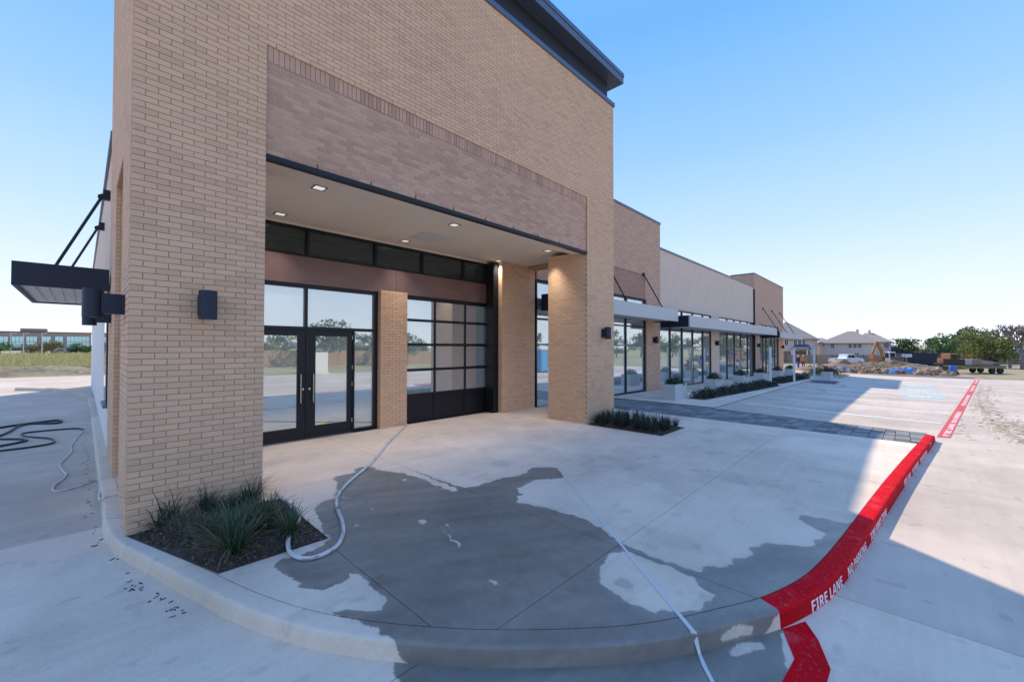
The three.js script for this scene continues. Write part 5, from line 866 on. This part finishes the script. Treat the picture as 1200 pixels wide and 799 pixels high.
{
  const body = (step, bend) => [[0, 1.02, 0, .15, 0, 1.25, .0, .155], [0, 1.25, 0, .155, 0, 1.42, 0, .13], [-.17, 1.42, 0, .065, .17, 1.42, 0, .065], [0, 1.45, 0, .055, 0, 1.56, .01, .055], [0, 1.62, .01, .085, 0, 1.70, .015, .098],
    [-.19, 1.42, 0, .06, -.27, 1.14, .02, .048], [-.27, 1.14, .02, .047, -.22 + bend, .92, .14, .036], [.19, 1.42, 0, .06, .27, 1.14, .02, .048], [.27, 1.14, .02, .047, .24, .9, .10, .036], [-.22 + bend, .92, .14, .035, -.21 + bend, .84, .17, .028], [.24, .9, .10, .035, .23, .82, .13, .028],
    [-.09, .96, 0, .105, -.11, .5, step, .07], [-.11, .5, step, .068, -.12, .09, step * .4, .045], [.09, .96, 0, .105, .12, .5, -step, .07], [.12, .5, -step, .068, .13, .09, -step * .6, .045], [-.12, .055, step * .4, .05, -.13, .04, step * .4 + .16, .04], [.13, .055, -step * .6, .05, .14, .04, -step * .6 + .16, .04]];
  const mP = new THREE.MeshStandardMaterial({ vertexColors: true, roughness: .85 }), skin = [.35, .21, .15];
  const person = (label, p, turn, shirt, trou, hat, step) => {
    const o = thing('person', label, 'person', [p.x, p.y, p.z], turn, 'workers on the site'); add(o, 'body', personGeo(body(step, .04), (x, y, z) => y > 1.5 ? skin : (Math.abs(x) > .17 && y < .93) ? skin : y > .94 ? shirt : y < .1 ? [.06, .045, .035] : trou), mP);
    const h = part(o, 'hard_hat'); add(h, 'shell', new THREE.SphereGeometry(.125, 20, 10, 0, 6.3, 0, 1.57).translate(0, 1.71, .01), hat); add(h, 'brim', new THREE.CylinderGeometry(.15, .15, .012, 20).translate(0, 1.71, .03), hat);
  };
  const a = onG(936, 431.6, -.17), b = onG(941.8, 431.2, -.17);
  person('person in a dark red jacket and blue jeans on the site', a, 2.5, [.10, .02, .035], [.05, .09, .22], mTrim, .05);
  person('person in an orange safety vest and white hard hat', b, -1.6, [.75, .20, .03], [.05, .05, .10], mTrim, -.06);
}
// ---------------------------------------------------------------- the drive side: field, office block, shrubs, lamp posts
{
  const onZ = (px, py, Z) => { const d = ray(px, py); return CAM.p.clone().addScaledVector(d, (Z - CAM.p.z) / d.z); };
  const Z = -340, R2 = (px, py) => { const q = onZ(px, py, Z); return [q.x, q.y]; };
  const o = thing('office_building', 'brown brick office block with tall glass bays across the field', 'building'), mOB = M(.46, .29, .25, .9), mOG = new THREE.MeshStandardMaterial({ color: rgb(.42, .66, .68), roughness: .08, metalness: .55 }), [x0] = R2(-70, 400), [x1, yt] = R2(106.5, 391.6);
  add(o, 'wall', bxm(x0, x1, -3, yt, Z - 18, Z), mOB); add(o, 'cornice', bx(x0 - .3, x1 + .3, yt, yt + .5, Z - 18.3, Z + .3), M(.14, .11, .11, .9));
  for (const [a, b] of [[-62, -50], [-44, -32], [-26, -14], [-8, 8.6], [13, 26.3], [30, 42.6], [48, 58.8], [63.8, 73.2], [77.6, 104]]) {
    const [p, q] = R2(a, 395.2), [r, s] = R2(b, 407.4), w = part(o, 'window'), n = Math.max(2, Math.round((r - p) / 1.5)); add(w, 'frame', bx(p - .2, r + .2, s - .2, q + .2, Z + .02, Z + .12), M(.3, .3, .3)); for (let i = 0; i < n; i++) for (const [u, v] of [[s, (s + q) / 2 - .12], [(s + q) / 2 + .12, q]]) add(w, 'pane', bx(p + (r - p) * i / n + .07, p + (r - p) * (i + 1) / n - .07, u, v, Z + .121, Z + .16), mOG);
    const [, t2] = R2(a, 409), [, t3] = R2(a, 413.2); const g = part(o, 'window'); add(g, 'frame', bx(p - .1, r + .1, t3 - .1, t2 + .1, Z + .02, Z + .1), M(.3, .3, .3)); add(g, 'pane', bx(p, r, t3, t2, Z + .101, Z + .13), mPane);
  }
  const [p, q] = R2(22.3, 385.3), [r] = R2(54, 390); add(o, 'plant_room', bx(p, r, yt + .5, q, Z - 12, Z - 3), M(.34, .27, .21, .9)); const [pa, qa] = R2(26, 389), [pb, qb] = R2(33.5, 391.2); add(o, 'vent', bx(pa, pb, qb, qa, Z - 2.999, Z - 2.9), mPane);
  const onZg = (px, z) => { const d = onZ(px, 415, z); return V3(d.x, -.22, d.z); };
  let k = 0; for (const [px, z, h, r2, cols, l] of [[-2, -150, 3.2, 2.2, SHT, 'green round bush before the first office bay'], [48, -190, 2.6, 3.6, DRY, 'low straw coloured bush before the office block'], [60, -180, 3.8, 3.2, [[.24, .15, .05], [.17, .11, .04], [.13, .12, .04]], 'orange brown bush in the middle of the field edge'], [88, -170, 2.7, 2.9, SHD, 'dark green bush near the end of the office block'], [104, -170, 2.4, 2, SHT, 'small green bush beside the white wall'], [36, -200, 2.4, 3.4, DRY, 'wide dry bush before the third office bay']]) {
    const t = treeParts(h, r2, .12, { cols, leaves: 700, size: .5, limbs: 7, trunk: .12 }), pp = onZg(px, z), b = thing('field_bush', l, 'bush', [pp.x, pp.y, pp.z], 0, 'bushes along the field edge'); add(b, 'stems', t.trunk, mBark); add(b, 'foliage', t.crown, mLeafDull); k++;
  }
  for (const [px, z, l] of [[11.5, -150, 'pale lamp post at the near corner of the office block'], [26.5, -150, 'pale lamp post before the second office bay'], [48.3, -160, 'pale lamp post before the fourth office bay']]) { const q2 = onZg(px, z), h = (415 - 392) / 480 * (z * -1 + 6) * .72, s = thing('lamp_post', l, 'lamp post', [q2.x, q2.y, q2.z], 0, 'lamp posts before the office block'); add(s, 'pole', rod(V3(0, 0, 0), V3(0, h, 0), .11, .07, 8), mTrim); add(s, 'head', rbx(-.1, .9, h, h + .14, -.18, .18, .03), mTrim); }
  const cc = onZg(71, -185), car = thing('parked_car', 'white car parked in front of the office block', 'car', [cc.x, cc.y, cc.z], .1); const sh = new THREE.Shape([[-2.2, .35], [-2.2, .85], [-1.5, 1.0], [-.9, 1.45], [.6, 1.47], [1.3, 1.0], [2.1, .85], [2.2, .4]].map((v) => new THREE.Vector2(...v))), cg = new THREE.ExtrudeGeometry(sh, { depth: 1.6, bevelEnabled: true, bevelSize: .05, bevelThickness: .06, bevelSegments: 2 }); cg.translate(0, 0, -.8); add(car, 'body', cg, mWhiteCar); add(car, 'windows', bx(-.85, .65, 1.02, 1.38, .862, .88), mCarGlass); for (const x of [-1.35, 1.35]) for (const z of [-.78, .78]) wheel(car, x, .33, z, .33, .2);
  // dirt ridge along the field's edge and the grass on it
  const mg = thing('earth_ridge', 'low ridge of dry earth and grass beyond the side drive', 'earth ridge', [-6, -.24, -47]); const gg = new THREE.PlaneGeometry(34, 12, 90, 30); gg.rotateX(-Math.PI / 2); const a = gg.attributes.position; for (let i = 0; i < a.count; i++) { const x = a.getX(i), z = a.getZ(i), e = sstep(6, 3, Math.abs(z)) * sstep(17, 12, Math.abs(x)); a.setY(i, e * (.25 + .55 * fbm(x * .25, z * .3, 4, 860) + .12 * fbm(x * 2, z * 2, 2, 861))); } gg.computeVertexNormals(); add(mg, 'earth', muv(gg), M(1, 1, 1, .97, { map: terrainTex(271, [[.19, .14, .085], [.30, .24, .13]], 9) }));
  const proto = bladeClump(16, .55, .03, .5, .7, .12, [[.46, .40, .14], [.34, .34, .10], [.58, .47, .24], [.25, .26, .08]]), n = 9000, im = new THREE.InstancedMesh(proto, mLeafDull, n), mt = new THREE.Matrix4(); for (let i = 0; i < n; i++) { const z = -44 - Math.pow(rnd(), 1.5) * 110, w = 9 + (-z) * .18, x = rr(-w - 6, 4), s = rr(.5, 1.3) * (1 + (-z - 44) / 110); mt.compose(V3(x, (z > -52 ? .1 : -.26), z), new THREE.Quaternion().setFromEuler(new THREE.Euler(0, rnd() * 6, 0)), V3(s * 1.3, s * .8, s * 1.3)); im.setMatrixAt(i, mt); } im.name = 'field_grass'; im.userData = { kind: 'stuff', label: 'yellow green rough grass of the field', category: 'grass' }; scene.add(im);
  struct('field_road', muv(panelGeo([[-34, -42], [-6, -42], [-6, -38.2], [-34, -38.2]], () => -.2, .02)), mLot);
}
// ---------------------------------------------------------------- across the street: what the shop windows mirror
{
  const vg = struct('verge', panelGeo([[-30, 21.5], [10, 21.5], [10, 60], [-30, 60]], () => -.13, .05), mField); vg.geometry = muv(vg.geometry);
  const vg2 = struct('verge', panelGeo([[10, 21.5], [120, 21.5], [120, 60], [10, 60]], (x) => gy(x) - .13, .05), mField); vg2.geometry = muv(vg2.geometry);
  const f = fence('warm board fence beyond the verge across the street', V3(2, -.13, 37), V3(70, gy(70) - .13, 37), 1.9, 'board fences across the street'); f.traverse((o) => { if (o.isMesh) o.material = M(.36, .23, .15, .95); });
  const T = [treeParts(6.5, 3.2, .26, { cols: SHT, leaves: 1500, size: .42 }), treeParts(7.5, 3.6, .3, { cols: SHD, leaves: 1500, size: .45 }), treeParts(5.6, 3, .24, { cols: SHY, leaves: 1300, size: .4 })]; const roots = [];
  const spots = []; for (let i = 0; i < 26; i++) spots.push([4 + i * 4.1 + rr(-1.2, 1.2), rr(46, 58), i % 3]); for (let i = 0; i < 16; i++) spots.push([112 + i * 8 + rr(-2, 2), rr(38, 62), i % 3, 1.25]); for (const [x, z] of [[18.5, 34], [27, 33], [40, 34], [53, 35], [64, 34]]) spots.push([x, z, 1]);
  spots.forEach(([x, z, k, f = .67], i) => { const s = f * rr(.82, 1.2); if (!roots[k]) roots[k] = tree('street_tree', 'leafy tree across the street, mirrored in the shop windows', V3(x, gy(x) - .13, z), T[k], 'trees across the street', [.68, .68, .68]); else dup(roots[k], [x, gy(x) - .13, z], rnd() * 6, null, [s, s, s]); });
  const mir = (px, py, zm) => { const p = onG(px, py, -.13); return V3(p.x, gy(p.x) - .13, 2 * zm - p.z); };
  const u = mir(373, 438, GZ), ub = thing('utility_box', 'pale utility box on the verge, mirrored in the shop door', 'utility box', [u.x, u.y, u.z]); add(ub, 'cabinet', rbx(-.6, .6, .1, 1.75, -.4, .4, .03), mTrim); add(ub, 'plinth', bx(-.7, .7, -.05, .099, -.5, .5), mWalk);
  const t = mir(633, 436, SG), tl = thing('portable_toilet', 'blue portable toilet across the street, mirrored beside the square pier', 'toilet', [t.x, t.y, t.z]); add(tl, 'cabin', rbx(-.55, .55, .1, 2.1, -.55, .55, .04), M(.06, .26, .5, .5)); add(tl, 'roof', rbx(-.6, .6, 2.11, 2.3, -.6, .6, .06), mTrim); add(tl, 'door', bx(-.4, .4, .2, 2.0, -.565, -.552), M(.08, .32, .58, .5)); add(tl, 'skid', bx(-.55, .55, -.02, .099, -.5, .5), mBlack);
}
scene.traverse((o) => { if (o.isMesh || o.isInstancedMesh) { o.castShadow = true; o.receiveShadow = true; } });
console.log('done');
renderer.render(scene, camera);
